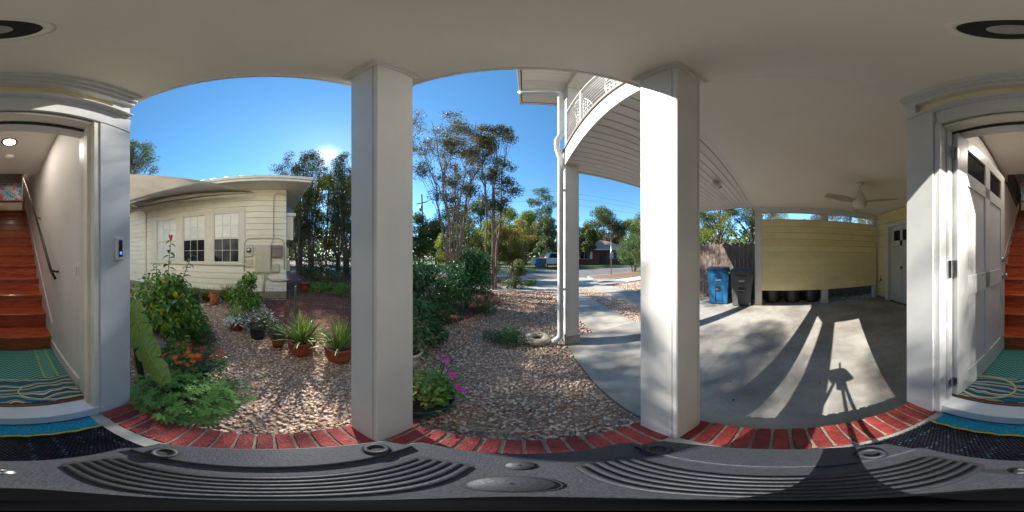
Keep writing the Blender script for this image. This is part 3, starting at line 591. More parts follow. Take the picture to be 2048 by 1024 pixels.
rc = MB()
for i in range(46):
    a = i / 45; rc.add([], [])
rc.tube([(-.34 + .30 * math.cos(a), -.96 + .12 * math.sin(a), .1625) for a in np.linspace(-.4, 3.4, 24)], .006, 5)
rc.tube([(.30 + .18 * math.cos(a), -.98 + .13 * math.sin(a), .1625) for a in np.linspace(.2, 5.4, 30)], .009, 5)
rc.build('scroll_pattern', mat('cream_scroll', (.6, .55, .38), (.5, .45, .28), rough=.9), ru, True)

# ================================================================== BALCONY AND UPPER STOREY
DZ0, DZ1 = 2.66, 2.96
fa = hp('balcony_fascia', MB().box(.575, .60, .66, 2.40, DZ0 - .01, DZ1, .003).box(.601, 4.60, 2.405, 2.44, DZ0 - .01, DZ1, .003), 'white')
hp('deck_edge', MB().box(.555, .64, .66, 2.44, DZ1 + .001, DZ1 + .035, .003).box(.641, 4.62, 2.36, 2.46, DZ1 + .001, DZ1 + .035, .003), 'taupe')
nb = 15; pitch = (2.40 - .665) / nb
bme = MB().box(.602, 4.62, .0, pitch - .010, .0, .016, .002).mesh(M['soffit'], name='soffit_board')
hp('soffit_backing', MB().box(.602, 4.62, .661, 2.403, DZ0 + .0165, DZ0 + .03), 'gap')
for i in range(nb): link('soffit_board', bme, hs, (0, .667 + i * pitch, DZ0 - .0))
hp('balcony_floor', MB().box(.602, 4.60, .59, 2.40, DZ0 + .031, DZ1), 'taupe')
hp('soffit_edge', MB().box(.62, 4.62, .6605, .666, DZ0 - .06, DZ0 + .016), 'white')
hp('side_beam', MB().box(4.605, 4.63, .66, 2.44, DZ0 - .005, DZ1, .003), 'white')
hp('upper_post', MB().box(.62, .80, 2.20, 2.39, DZ1 + .036, 5.17, .004), 'white')
hp('upper_post', MB().box(4.40, 4.58, 2.20, 2.39, DZ1 + .036, 5.17, .004), 'white')
rg = thing('balcony_railing', 'white balcony railing with thin horizontal cables, garden side of the house', 'railing')
MB().box(.585, .625, .62, 2.20, 3.94, 3.965, .003).build('top_rail', M['white'], rg)
for yy in (.64, 1.62): MB().box(.59, .62, yy, yy + .035, 2.996, 3.9395, .002).build('rail_post', M['white'], rg)
for i in range(9):
    MB().tube([(.605, .62, 3.07 + i * .092), (.605, 2.2, 3.07 + i * .092)], .004, 6).build('cable', M['whiteg'], rg)
rg = thing('balcony_railing', 'white balcony railing with thin horizontal cables, street side of the house', 'railing')
MB().box(.80, 4.40, 2.36, 2.40, 3.94, 3.965, .003).build('top_rail', M['white'], rg)
for xx in (1.9, 3.1): MB().box(xx, xx + .035, 2.365, 2.395, 2.996, 3.9395, .002).build('rail_post', M['white'], rg)
for i in range(9): MB().tube([(.8, 2.38, 3.07 + i * .092), (4.4, 2.38, 3.07 + i * .092)], .0022, 6).build('cable', M['whiteg'], rg)
def lattice_chair(x, y, rz, label):
    c = thing('balcony_chair', label, 'chair', (x, y, 2.997), rz, 'lattice-back chairs on the balcony')
    fr = []
    for k in range(17):
        a = math.pi * k / 16; fr.append((-.24 * math.cos(a), -.05 - .10 * math.sin(a), .62 + .38 * math.sin(a)))
    MB().tube([(-.24, 0, .42)] + fr + [(.24, 0, .42)], .013, 6).build('back_frame', M['whiteg'], c, True)
    la = MB()
    for k in range(-3, 4):
        xx = k * .066; top = .62 + .38 * math.sqrt(max(0, 1 - (xx / .24) ** 2)); la.box(xx - .011, xx + .011, -.10, -.092, .45, top)
    for k in range(7):
        zz_ = .48 + k * .075; wd = .23 if zz_ < .62 else .24 * math.sqrt(max(0, 1 - ((zz_ - .62) / .38) ** 2)); la.box(-wd, wd, -.089, -.082, zz_, zz_ + .022)
    la.build('lattice', M['whiteg'], c)
    MB().box(-.24, .24, 0, .45, .41, .44, .01).build('seat', M['whiteg'], c)
    for sx in (-.22, .22):
        for sy in (.02, .43): MB().tube([(sx, sy, 0), (sx, sy, .41)], .013, 6).build('leg', M['whiteg'], c)
        MB().tube([(sx, -.03, .63), (sx, .43, .62), (sx, .43, .41)], .012, 6).build('arm', M['whiteg'], c)
lattice_chair(.80, 1.88, R(-90), 'white lattice-back chair at the far end of the balcony, next to its corner post')
lattice_chair(.84, 1.13, R(-90), 'white lattice-back chair at the near end of the balcony, above the sunlit column')
# upper roof
hp('roof', MB().box(-.05, 5.2, -7, 2.90, 5.32, 5.44), 'roofm')
sob = MB().box(-.02, 5.1, 0, .245, 0, .02, .003).mesh(M['soffit'], name='eave_board')
for i in range(10):
    link('eave_board', sob, hs, (0, .40 + i * .25, 5.222))
hp('roof_backing', MB().box(-.03, 5.1, .35, 2.89, 5.2425, 5.31), 'gap')
hp('gutter', MB().box(-.075, -.035, .3, 2.96, 5.18, 5.33, .008).box(-.034, 5.2, 2.915, 2.96, 5.18, 5.33, .008), 'whiteg')
hp('eave_beam', MB().box(.60, .80, .6, 2.19, 5.05, 5.215, .004).box(.60, 4.6, 2.195, 2.39, 5.175, 5.215, .004), 'white')
# downspout
ds = thing('downspout', 'white round downspout beside the carport corner post, running from the gutter to the ground', 'downspout')
px_, py_ = .525, 2.27
MB().tube([(-.05, 2.50, 5.17), (-.02, 2.46, 5.07), (.44, 2.30, 4.90), (.50, 2.27, 4.86), (.525, 2.27, 4.78), (.525, 2.27, 3.36), (.475, 2.27, 3.20), (.475, 2.27, 3.02), (.525, 2.27, 2.80), (px_, py_, 2.6), (px_, py_, .03), (px_ - .01, py_ - .01, -.03), (px_ - .06, py_ - .02, -.085), (px_ - .12, py_ - .03, -.10)], .043, 16).build('pipe', M['whiteg'], ds, True)
for z in (.62, 1.9, 3.6): MB().lathe([(.0445, -.016), (.0455, 0), (.0445, .016)], 18, (px_, py_, z)).build('pipe_joint', M['whiteg'], ds, True)
for z in (.72, 2.2): MB().box(px_ + .03, .602, py_ - .02, py_ + .02, z, z + .03).build('strap', M['whiteg'], ds)
# tyre-like planter ring at its foot
tp = thing('tire_ring', 'pale painted tyre lying on the gravel below the downspout', 'tyre', (.20, 2.40, G))
pr = [(.085, .02), (.075, .05), (.085, .085), (.13, .098), (.18, .088), (.205, .06), (.205, .03), (.18, .003), (.12, .0)]
MB().lathe(pr, 30, closed=True).build('tyre', mat('cream_rubber', (.45, .38, .27), (.34, .28, .20), scale=9, rough=.7, bump=.2), tp, True)
MB().lathe([(.001, .03), (.08, .03)], 20).build('dark_centre', mat('dark_water', (.02, .025, .06), (.03, .03, .05), rough=.2), tp)

# ================================================================== CARPORT: SCREEN, BACK WALL, FAN
sc_ = thing('privacy_screen', 'yellow horizontal board screen wall at the side of the carport', 'wall')
nb = 11; z0, z1 = .27, 2.215; ph = (z1 - z0) / nb
for i in range(nb):
    z = z0 + i * ph
    v = [(4.462, -2.99, z), (4.462, .478, z), (4.404, .478, z + .001), (4.404, -2.99, z + .001), (4.462, -2.99, z + ph - .0035), (4.462, .478, z + ph - .0035), (4.423, .478, z + ph - .0035), (4.423, -2.99, z + ph - .0035)]
    MB().add(v, [(0, 1, 2, 3), (7, 6, 5, 4), (3, 2, 6, 7), (0, 4, 5, 1), (1, 5, 6, 2), (0, 3, 7, 4)]).build('board', M['yellow'], sc_)
MB().box(4.40, 4.465, -2.99, .478, z1 + .001, z1 + .02).build('top_trim', M['yellow'], sc_); MB().box(4.4625, 4.47, -2.985, .475, z0 + .01, z1).build('backing', M['yellow'], sc_)
# back wall boards with a door
YB = -3.06
hp('back_wall', MB().box(.713, 2.9, YB - .2, YB - .03, G, 2.599).box(3.98, 4.60, YB - .2, YB - .03, G, 2.599).box(2.9001, 3.9799, YB - .2, YB - .03, 2.20, 2.599), 'yellow')
nb = 15; ph = (2.60 - (-.08)) / nb
for i in range(nb):
    z = -.08 + i * ph
    for xa, xb in (((.70, 2.86), (4.01, 4.455)) if z < 2.1 else ((.70, 4.455),)):
        v = [(xa, YB - .029, z), (xb, YB - .029, z), (xb, YB + .002, z), (xa, YB + .002, z), (xa, YB - .029, z + ph - .0035), (xb, YB - .029, z + ph - .0035), (xb, YB - .015, z + ph - .0035), (xa, YB - .015, z + ph - .0035)]
        MB().add(v, [(3, 2, 1, 0), (4, 5, 6, 7), (3, 7, 6, 2), (0, 1, 5, 4), (1, 2, 6, 5), (0, 4, 7, 3)]).build('clapboard', M['yellow'], hs)
hp('wall_base', MB().box(.713, 2.86, YB - .03, YB + .012, G, -.081), 'taupe'); hp('wall_base', MB().box(4.01, 4.455, YB - .03, YB + .012, G, -.081), 'taupe')
hp('side_casing', MB().box(3.86, 4.005, YB - .14, YB + .02, G, 2.10, .004).box(2.865, 2.96, YB - .14, YB + .02, G, 2.10, .004).box(2.865, 4.005, YB - .14, YB + .02, 2.1005, 2.20, .004), 'creamtrim')
d2 = thing('side_door', 'white panelled door in the yellow back wall of the carport', 'door', (2.961, YB - .12, G + .01))
W2 = .898; 
def q2(nm, x0, x1, z0, z1, y0=-.02, y1=.02, m='whiteg', b=.002): return MB().box(x0, x1, y0, y1, z0, z1, b).build(nm, M[m], d2)
q2('stile', 0, .12, 0, 2.24); q2('stile', W2 - .12, W2, 0, 2.24); q2('mullion', W2 / 2 - .045, W2 / 2 + .045, .2301, 2.1199)
for a, b in ((0, .23), (.98, 1.08), (1.66, 1.82), (2.12, 2.24)): q2('door_rail', .1202, W2 - .1202, a, b)
for a, b in ((.1203, W2 / 2 - .0452), (W2 / 2 + .0452, W2 - .1203)):
    q2('door_panel', a, b, .2302, .9798, -.008, .008, b=0); q2('door_panel', a, b, 1.0802, 1.6598, -.008, .008, b=0); q2('pane', a, b, 1.8202, 2.1198, -.005, .005, 'glassdark', 0)
ho = thing('wall_tap', 'small brass hose tap on the yellow wall beside the side door', 'tap', (4.2, YB + .006, .45))
MB().tube([(0, 0, 0), (0, .06, 0), (0, .09, -.03), (0, .09, -.07)], .013, 8).build('spout', M['darkmetal'], ho, True); MB().lathe([(.001, .0), (.03, .0), (.03, .012), (.001, .012)], 12, (0, .05, .03)).build('handle', M['darkmetal'], ho); MB().tube([(0, .05, 0), (0, .05, .15)], .008, 6).build('stem', M['darkmetal'], ho)
# ceiling fan
fn = thing('ceiling_fan', 'white three-blade ceiling fan with a teardrop housing under the carport ceiling', 'fan', (2.53, -1.36, 0))
MB().lathe([(.001, 2.599), (.07, 2.598), (.065, 2.56), (.03, 2.535), (.001, 2.53)], 24).build('canopy', M['white'], fn, True)
MB().tube([(0, 0, 2.54), (0, 0, 2.42)], .013, 8).build('downrod', M['white'], fn, True)
MB().lathe([(.02, 2.45), (.045, 2.42), (.085, 2.33), (.125, 2.245), (.135, 2.22)], 28).build('housing', M['white'], fn, True)
MB().lathe([(.135, 2.2199), (.137, 2.17), (.13, 2.165)], 28).build('band', M['whiteg'], fn, True)
MB().lathe([(.13, 2.1649), (.125, 2.13), (.095, 2.095), (.05, 2.08), (.001, 2.077)], 28).build('light_bowl', M['creamtrim'], fn, True)
for ang in (100, 220, 340):
    a = R(ang); b = MB(); pts = []
    for k in range(9):
        t_ = k / 8; r_ = .12 + .54 * t_; wv_ = .05 + .045 * math.sin(math.pi * min(1, t_ * 1.1)) * (1 - .3 * t_)
        pts.append((r_, wv_))
    v = [];
    for r_, wv_ in pts:
        for sgn, zt in ((1, .012), (-1, -.012)):
            for th in (.004, -.004): v.append((r_ * math.cos(a) - sgn * wv_ * math.sin(a), r_ * math.sin(a) + sgn * wv_ * math.cos(a), 2.205 + zt + th))
    f = [(0, 1, 3, 2), (32, 34, 35, 33)]
    for k in range(8):
        i = k * 4; f += [(i, i + 2, i + 6, i + 4), (i + 1, i + 5, i + 7, i + 3), (i, i + 4, i + 5, i + 1), (i + 2, i + 3, i + 7, i + 6)]
    b.add(v, f); b.build('blade', M['fanblade'], fn)
# flood light on the soffit
fl_ = thing('floodlight', 'twin-head floodlight fixed under the balcony soffit', 'light', (2.69, 1.10, DZ0))
MB().lathe([(.001, -.03), (.05, -.03), (.055, -.002)], 18).build('mount', M['white'], fl_, True)
MB().rbox((0, -.02, -.08), (.09, .09, .10), Matrix.Rotation(R(25), 3, 'X'), .012).build('sensor', M['white'], fl_)
for sx in (-1, 1):
    MB().tube([(sx * .02, 0, -.03), (sx * .09, -.01, -.07), (sx * .12, -.04, -.11)], [.012, .03, .05], 12).build('lamp_head', M['beige'], fl_, True)
# wheelie bins
def bin_(x, y, rz, body, lid, label, S=1.0):
    c = thing('wheelie_bin', label, 'bin', (x, y, G), rz, 'wheeled bins beside the carport')
    W, D, Hh = .29 * S, .33 * S, 1.0 * S
    v = []
    for z, k in ((.03, .85), (.55, .94), (Hh - .07, 1.0), (Hh - .07, 1.07), (Hh - .02, 1.07)):
        v += [(-W * k, -D * k, z), (W * k, -D * k, z), (W * k, D * k, z), (-W * k, D * k, z)]
    f = [(3, 2, 1, 0)] + [(4 * i + k, 4 * i + (k + 1) % 4, 4 * i + 4 + (k + 1) % 4, 4 * i + 4 + k) for i in range(4) for k in range(4)] + [(16, 17, 18, 19)]
    MB().add(v, f).build('body', M[body], c)
    # lid: crowned, overhanging
    lv = []
    for z, k, dy in ((Hh - .015, 1.12, 0), (Hh + .02, 1.12, 0), (Hh + .055, .98, 0), (Hh + .065, .6, 0)): lv += [(-W * k, -D * k - .02, z), (W * k, -D * k - .02, z), (W * k, D * k, z), (-W * k, D * k, z)]
    lf = [(3, 2, 1, 0)] + [(4 * i + k, 4 * i + (k + 1) % 4, 4 * i + 4 + (k + 1) % 4, 4 * i + 4 + k) for i in range(3) for k in range(4)] + [(12, 13, 14, 15)]
    MB().add(lv, lf).build('lid', M[lid], c)
    MB().tube([(-W * .8, D * 1.1 + .05, Hh - .04), (W * .8, D * 1.1 + .05, Hh - .04)], .016, 8).box(-W * .8, -W * .7, D, D * 1.1 + .05, Hh - .06, Hh - .02).box(W * .7, W * .8, D, D * 1.1 + .05, Hh - .06, Hh - .02).build('handle', M[lid], c)
    yf = lambda z: -D * (.85 + .15 * z / Hh)
    MB().box(-.10, .10, yf(.55) - .020, yf(.55) + .03, .60, .66, .008).box(-.105, -.075, yf(.3) - .02, yf(.5) + .05, .08, .62, .008).box(.075, .105, yf(.3) - .02, yf(.5) + .05, .08, .62, .008).build('front_moulding', M[body], c)
    MB().box(-.075, .075, yf(.5) - .004, yf(.5) + .02, .38, .58).build('grab_recess', M['potblack'], c)
    MB().tube([(-.09, yf(.5) - .015, .46), (.09, yf(.5) - .015, .46)], .010, 8).build('lift_bar', M['steel'], c, True)
    MB().box(-.14, .14, yf(.8) - .022, yf(.8) + .03, .82, .86, .008).build('front_rib', M[body], c)
    for sx in (-1, 1): MB().tube([(sx * (W * .8), D * .8, .1), (sx * (W * .95), D * .8, .1)], .10, 16).build('wheel', M['black'], c)
    r_ = random.Random(5); t_ = MB()
    for k in range(6): t_.box(-.072 + k * .025, -.054 + k * .025, yf(.72) - .010, yf(.72) - .004, .70, .70 + .034 * r_.uniform(.8, 1))
    t_.build('stencil_mark', M['whiteg'], c)
    return c
bin_(4.47, 1.74, R(-72), 'binblue', 'binblueD', 'blue wheeled recycling bin with a dark lid in front of the cedar fence')
bin_(4.47, 1.04, R(-80), 'bingrey', 'bingrey', 'grey wheeled rubbish bin between the blue bin and the white carport post', .97)
# black barrels behind the screen
def barrel(y, lab):
    b = MB().lathe([(.001, 0), (.22, 0), (.235, .04), (.225, .06), (.26, .42), (.285, .75), (.29, .78), (.27, .80), (.001, .80)], 24).build('barrel', M['potblack'], None, True, (4.88, y, G)); tag(b, lab, 'barrel', 'black barrels behind the yellow screen')
barrel(.20, 'black barrel behind the yellow screen, nearest the white corner post'); barrel(-.40, 'black barrel behind the yellow screen, middle one of three'); barrel(-.98, 'black barrel behind the yellow screen, next to the middle post')
# cedar fence
fe = thing('cedar_fence', 'weathered cedar board fence behind the bins', 'fence')
y = 7.0; i = 0
pk = []
for k in range(4):
    r = random.Random(k); h_ = 1.82 + r.uniform(-.02, .02); wd = .066
    t_ = MB(); vv = [(0, -wd, 0), (0, wd, 0), (0, wd, h_ - .05), (0, wd * .45, h_), (0, -wd * .45, h_), (0, -wd, h_ - .05)]
    t_.add([(0, b, c) for a, b, c in vv] + [(.018, b, c) for a, b, c in vv], [tuple(range(6)), tuple(range(11, 5, -1))] + [(j, 6 + j, 6 + (j + 1) % 6, (j + 1) % 6) for j in range(6)])
    pk.append(t_.mesh(M['fencew'], name='picket'))
y = 2.9
while y > -7.0:
    link('picket', random.choice(pk), fe, (5.15 + random.uniform(-.004, .004), y, G - .02 + random.uniform(-.015, .015)), (0, random.uniform(-.004, .004), 0)); y -= .140; i += 1
for z in (.25, .85, 1.45): MB().box(5.17, 5.21, -7, 2.95, G + z, G + z + .09).build('fence_rail', M['fencew'], fe)

# ================================================================== NEIGHBOUR'S HOUSE
nh = thing('neighbour_house', 'cream clapboard house with three white sash windows and a metal roof across the gravel path', 'house')
def npart(nm, mb, m, sm=False): return mb.build(nm, M[m] if isinstance(m, str) else m, nh, sm)
XW = -5.15; WT = 3.42
npart('wall_core', MB().box(XW - 3.5, XW - .03, -9, -4.42, G, WT).box(XW - 3.5, XW - .03, -.72, .58, G, WT).box(XW - 3.5, XW - .03, -4.419, -.721, G, 1.0).box(XW - 3.5, XW - .03, -4.419, -.721, 2.78, WT).box(XW - 3.5, XW - .9, -4.419, -.721, 1.0, 2.78), 'cream')
npart('foundation_boards', MB().box(XW - 3.4, XW - .004, -9, .60, G, .075), mat('tan_boards', (.36, .29, .19), (.28, .22, .15), scale=6, rough=.8, stretch=(1, .2, 1)))
z = .085; ph = .198
while z < 3.40:
    zt = min(z + ph, 3.43) - .003
    spans = ((-9, -4.445), (-.705, .600)) if (z + ph > .96 and z < 2.80) else ((-9, .600),)
    for ya, yb in spans:
        v = [(XW - .03, ya, z), (XW - .03, yb, z), (XW + .014, yb, z), (XW + .014, ya, z), (XW - .03, ya, zt), (XW - .03, yb, zt), (XW - .014, yb, zt), (XW - .014, ya, zt)]
        npart('clapboard', MB().add(v, [(0, 1, 2, 3), (7, 6, 5, 4), (3, 2, 6, 7), (0, 4, 5, 1), (1, 5, 6, 2), (0, 3, 7, 4)]), 'cream')
    xa, xb = XW - 3.4, XW - .031
    v = [(xb, .58, z), (xa, .58, z), (xa, .612, z), (xb, .612, z), (xb, .58, zt), (xa, .58, zt), (xa, .594, zt), (xb, .594, zt)]
    npart('clapboard', MB().add(v, [(3, 2, 1, 0), (4, 5, 6, 7), (3, 7, 6, 2), (0, 1, 5, 4), (1, 2, 6, 5), (0, 4, 7, 3)]), 'cream')
    z += ph
npart('frieze_board', MB().box(XW - .03, XW + .016, -9, .60, 3.22, 3.425), 'cream')
# window unit
npart('window_casing', MB().box(XW - .03, XW + .028, -4.44, -4.15, .98, 2.70, .003).box(XW - .03, XW + .028, -3.20, -2.94, .98, 2.70, .003).box(XW - .03, XW + .028, -2.05, -1.78, .98, 2.70, .003).box(XW - .03, XW + .028, -.88, -.71, .98, 2.70, .003).box(XW - .03, XW + .03, -4.44, -.71, 2.7001, 2.81, .003), 'creamtrim')
npart('window_sill', MB().box(XW - .05, XW + .06, -4.48, -.67, .93, .979, .004), 'creamtrim')
for wi, (ya, yb) in enumerate(((-4.15, -3.20), (-2.94, -2.05), (-1.78, -.88))):
    wd = npart('window', MB().box(XW - .03, XW + .012, ya, ya + .045, .98, 2.70).box(XW - .03, XW + .012, yb - .045, yb, .98, 2.70).box(XW - .03, XW + .012, ya + .0451, yb - .0451, .98, 1.04).box(XW - .03, XW + .012, ya + .0451, yb - .0451, 2.64, 2.70).box(XW - .03, XW + .018, ya + .0451, yb - .0451, 1.775, 1.825), 'creamtrim')
    gy0, gy1 = ya + .0452, yb - .0452
    w3 = (gy1 - gy0) / 3
    for (zb, zt_, m_) in ((1.8252, 2.6398, 'blind'), (1.0402, 1.7748, 'glassdark' if wi else 'blind')):
        hh = (zt_ - zb) / 2
        for i in range(3):
            for j in range(2): MB().box(XW - .02, XW - .012, gy0 + i * w3 + .008, gy0 + (i + 1) * w3 - .008, zb + j * hh + .007, zb + (j + 1) * hh - .007).build('pane', M[m_], wd)
        mu = MB()
        for i in (1, 2): mu.box(XW - .03, XW - .002, gy0 + i * w3 - .0078, gy0 + i * w3 + .0078, zb, zt_)
        mu.box(XW - .0299, XW - .0025, gy0, gy1, zb + hh - .0068, zb + hh + .0068); mu.build('muntin', M['creamtrim'], wd)
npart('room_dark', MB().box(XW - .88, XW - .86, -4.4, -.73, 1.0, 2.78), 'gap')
# eave
EX, EY = XW + .80, 1.18
npart('soffit', MB().box(XW - 3.8, EX, -9, EY, 3.43, 3.455), 'creamtrim')
npart('fascia', MB().box(EX, EX + .025, -9, EY, 3.385, 3.52, .003).box(XW - 3.8, EX + .024, EY + .001, EY + .026, 3.385, 3.52, .003), 'creamtrim')
npart('gutter', MB().box(EX + .0255, EX + .07, -9, EY + .07, 3.46, 3.55, .008).box(XW - 3.8, EX + .025, EY + .027, EY + .07, 3.46, 3.55, .008), 'creamtrim')
rv = [(EX + .04, -9, 3.555), (EX + .04, EY + .04, 3.555), (XW - 3.8, EY + .04, 3.555), (XW - 1.6, -9, 4.80), (XW - 1.6, EY - 2.2, 4.80), (XW - 3.8, EY - 2.2, 4.80)]
npart('roof', MB().add(rv, [(0, 1, 4, 3), (1, 2, 5, 4)]), 'roofm')
for i in range(20):
    yy = EY - .25 - i * .42
    top = (XW - 1.6, yy, 4.80) if yy < EY - 2.2 else None
    if top is None:
        t_ = (EY + .04 - yy) / 2.24; top = (EX + .04 + (XW - 1.6 - EX - .04) * t_, yy, 3.555 + 1.245 * t_)
    npart('roof_seam', MB().tube([(EX + .05, yy, 3.567), (top[0], yy, top[2] + .012)], .014, 4), mat('pale_metal_seam', (.55, .55, .57), (.5, .5, .52), rough=.3, metal=.6) if i == 0 else bpy.data.materials['pale_metal_seam'])
for i in range(8):
    xx = EX - .4 - i * .42; t_ = min(1, (EX + .04 - xx) / 2.44)
    npart('roof_seam', MB().tube([(xx, EY + .05, 3.567), (xx, EY + .04 - 2.24 * t_, 3.567 + 1.245 * t_)], .014, 4), bpy.data.materials['pale_metal_seam'])
npart('vent_pipe', MB().tube([(XW - .6, .1, 3.7), (XW - .6, .1, 4.35)], .04, 10), 'steel')
npart('roof_vent', MB().tube([(XW - .5, -3.3, 3.7), (XW - .5, -3.3, 4.02)], .05, 10).lathe([(.001, .12), (.12, .04), (.11, 0)], 12, (XW - .5, -3.3, 4.0)), 'steel')
# bay box on the end wall, blue awning
npart('bay_box', MB().box(XW - 1.4, XW - .15, .614, .85, 1.75, 2.55, .004), 'creamtrim'); npart('bay_ledge', MB().box(XW - 1.45, XW - .1, .614, .93, 2.5501, 2.66, .004), 'white')
aw = MB(); v = []
for x in (XW - 1.3, XW - .15):
    for k in range(5): a = R(90) * k / 4; v.append((x, .62 + .24 * math.sin(a), 2.665 + .22 * math.cos(a)))
    v.append((x, .62, 2.665))
aw.add(v, [(i, i + 1, i + 7, i + 6) for i in range(4)] + [(0, 1, 2, 3, 4, 5), (11, 10, 9, 8, 7, 6)]); npart('awning', aw, mat('blue_awning', (.06, .15, .25), (.05, .12, .2), rough=.5))
npart('utility_box', MB().box(XW - .35, XW - .18, .614, .70, 1.18, 1.50, .004), 'beige'); npart('utility_box', MB().box(XW - .35, XW - .15, .614, .74, .72, 1.10, .006), 'beige')
# electrics
def npb(nm, ya, yb, za, zb, d, m, b=.005): return npart(nm, MB().box(XW + .009, XW + d, ya, yb, za, zb, b), m)
npb('breaker_panel', -.38, .10, .70, 1.57, .11, 'beige'); npb('panel_door', -.35, .07, .73, 1.54, .118, 'beige', .003); npb('warning_label', -.19, -.07, 1.29, 1.33, .1195, mat('yellow_label', (.65, .55, .05), (.6, .5, .05), rough=.5), 0)
npb('grey_box', .13, .47, 1.17, 1.56, .12, 'taupe', .02); npb('box_seam', .135, .465, 1.44, 1.45, .1215, 'gap', 0)
npb('round_box', .13, .38, .70, .98, .09, 'beige', .03)
npb('meter_base', -.70, -.46, 1.20, 1.58, .08, 'beige', .004); npart('meter', MB().lathe([(.001, .07), (.06, .065), (.075, .04), (.085, 0)], 20), 'steel', True)
mtr = bpy.data.objects['meter']; mtr.location = (XW + .081, -.58, 1.40); mtr.rotation_euler = (0, R(90), 0)
npb('meter_box', -.68, -.48, .88, 1.12, .07, 'beige', .004)
npart('conduit', MB().tube([(XW + .04, -.73, .75), (XW + .04, -.73, 1.62), (XW + .04, -.69, 1.72), (XW + .04, -.58, 1.78), (XW + .04, .35, 1.78), (XW + .04, .47, 1.74), (XW + .04, .53, 1.62), (XW + .04, .53, .80)], .018, 8), 'beige', True)
npart('cable', MB().tube([(XW + .03, .2, 1.78), (XW + .03, .2, 3.0), (XW + .03, .22, 3.2), (XW + .03, .28, 3.28), (XW + .03, .42, 3.29), (XW + .03, .58, 3.22)], .010, 6), 'taupe', True)
npart('cable', MB().tube([(XW + .03, .2, 1.78), (XW + .05, .12, 1.55), (XW + .05, .12, .95), (XW + .05, .17, .72)], .008, 6), 'taupe', True)
npart('conduit', MB().tube([(XW + .05, -.12, .70), (XW + .05, -.12, .10)], .035, 8).tube([(XW + .05, -.05, .70), (XW + .05, -.0, .52), (XW + .05, .15, .44), (XW + .05, .58, .43)], .022, 8), 'beige', True)
npart('pipe_end', MB().tube([(XW + .05, .40, .44), (XW + .05, .66, .47)], .035, 8), 'beige', True)
npart('downspout', MB().box(XW + .009, XW + .07, -4.78, -4.70, .1, 3.1, .01).tube([(XW + .04, -4.74, 3.1), (XW + .25, -4.85, 3.28), (XW + .7, -4.95, 3.40)], .035, 8), 'creamtrim')
fl2 = thing('wall_light', 'small white floodlight on the cream wall under the shade sail', 'light', (XW + .01, -5.72, 3.35))
MB().box(0, .05, -.05, .05, -.06, .06, .01).build('base', M['white'], fl2); MB().tube([(.05, 0, 0), (.13, .0, -.02), (.2, .05, -.08)], [.03, .05, .07], 12).build('head', M['creamtrim'], fl2, True)
# shade sails
def sail(name, A, B, Cc, m, label, sag=.12, n=14):
    A, B, Cc = Vector(A), Vector(B), Vector(Cc); v = []; idx = {}
    for i in range(n + 1):
        for j in range(n + 1 - i):
            k = n - i - j; u, vv, w_ = i / n, j / n, k / n
            p = A * u + B * vv + Cc * w_; cen = (A + B + Cc) / 3
            e = 4 * max(u * vv, vv * w_, u * w_); inner = 27 * u * vv * w_
            p = p + (cen - p) * (.16 * (e - inner * .6) if e > 0 else 0) * (1 if min(u, vv, w_) < .2 else .4) - Vector((0, 0, sag * inner * .5))
            idx[i, j] = len(v); v.append(tuple(p))
    f = []
    for i in range(n):
        for j in range(n - i):
            f.append((idx[i, j], idx[i + 1, j], idx[i, j + 1]))
            if i + j < n - 1: f.append((idx[i + 1, j], idx[i + 1, j + 1], idx[i, j + 1]))
    o = MB().add(v, f).build(name, M[m], None, True); md = o.modifiers.new('s', 'SOLIDIFY'); md.thickness = .004
    return tag(o, label, 'shade sail', 'shade sails over the garden path')
sail('shade_sail', (-4.84, -.36, 3.20), (-.75, -4.6, 3.52), (-5.0, -6.1, 3.52), 'sail', 'large pale triangular shade sail stretched from the neighbour eave', sag=.05)
sail('shade_sail', (-4.80, -.32, 3.17), (-5.05, -5.6, 3.50), (-3.7, -5.0, 2.72), 'sail_unlit', 'lower shade sail below the large pale one, its shade put into a darker cloth colour', sag=.0)

# wire mesh fence with green posts
def wire_fence(p0, p1, h_, label, grp=None, posts=(), post_m='gpost', pitch=.10, r=.0016, pr_=.022):
    t_ = thing('wire_fence', label, 'fence'); a = Vector((*p0, G)); b = Vector((*p1, G)); L_ = (b - a).length; d = (b - a).normalized(); wv_ = MB()
    k = 0
    while k * pitch < L_: q = a + d * k * pitch; wv_.tube([q + Vector((0, 0, .02)), q + Vector((0, 0, h_))], r, 3, False); k += 1
    z = .05
    while z <= h_ + .001: wv_.tube([a + Vector((0, 0, z)), b + Vector((0, 0, z))], r, 3, False); z += pitch
    o = wv_.build('wire_mesh', M['wire'], t_)
    for s in posts:
        q = a + d * s * L_; MB().box(q.x - pr_, q.x + pr_, q.y - pr_ * .5, q.y + pr_ * .5, G, G + h_ + .06, .002).build('post', M[post_m], t_)
    return t_
wire_fence((-3.0, -.62), (-2.42, .42), .86, 'low wire mesh fence running from the green post towards the cream house')
wire_fence((-2.42, .42), (-1.24, 3.09), .86, 'low wire mesh fence with green steel posts along the mulch bed', posts=(0, 1))
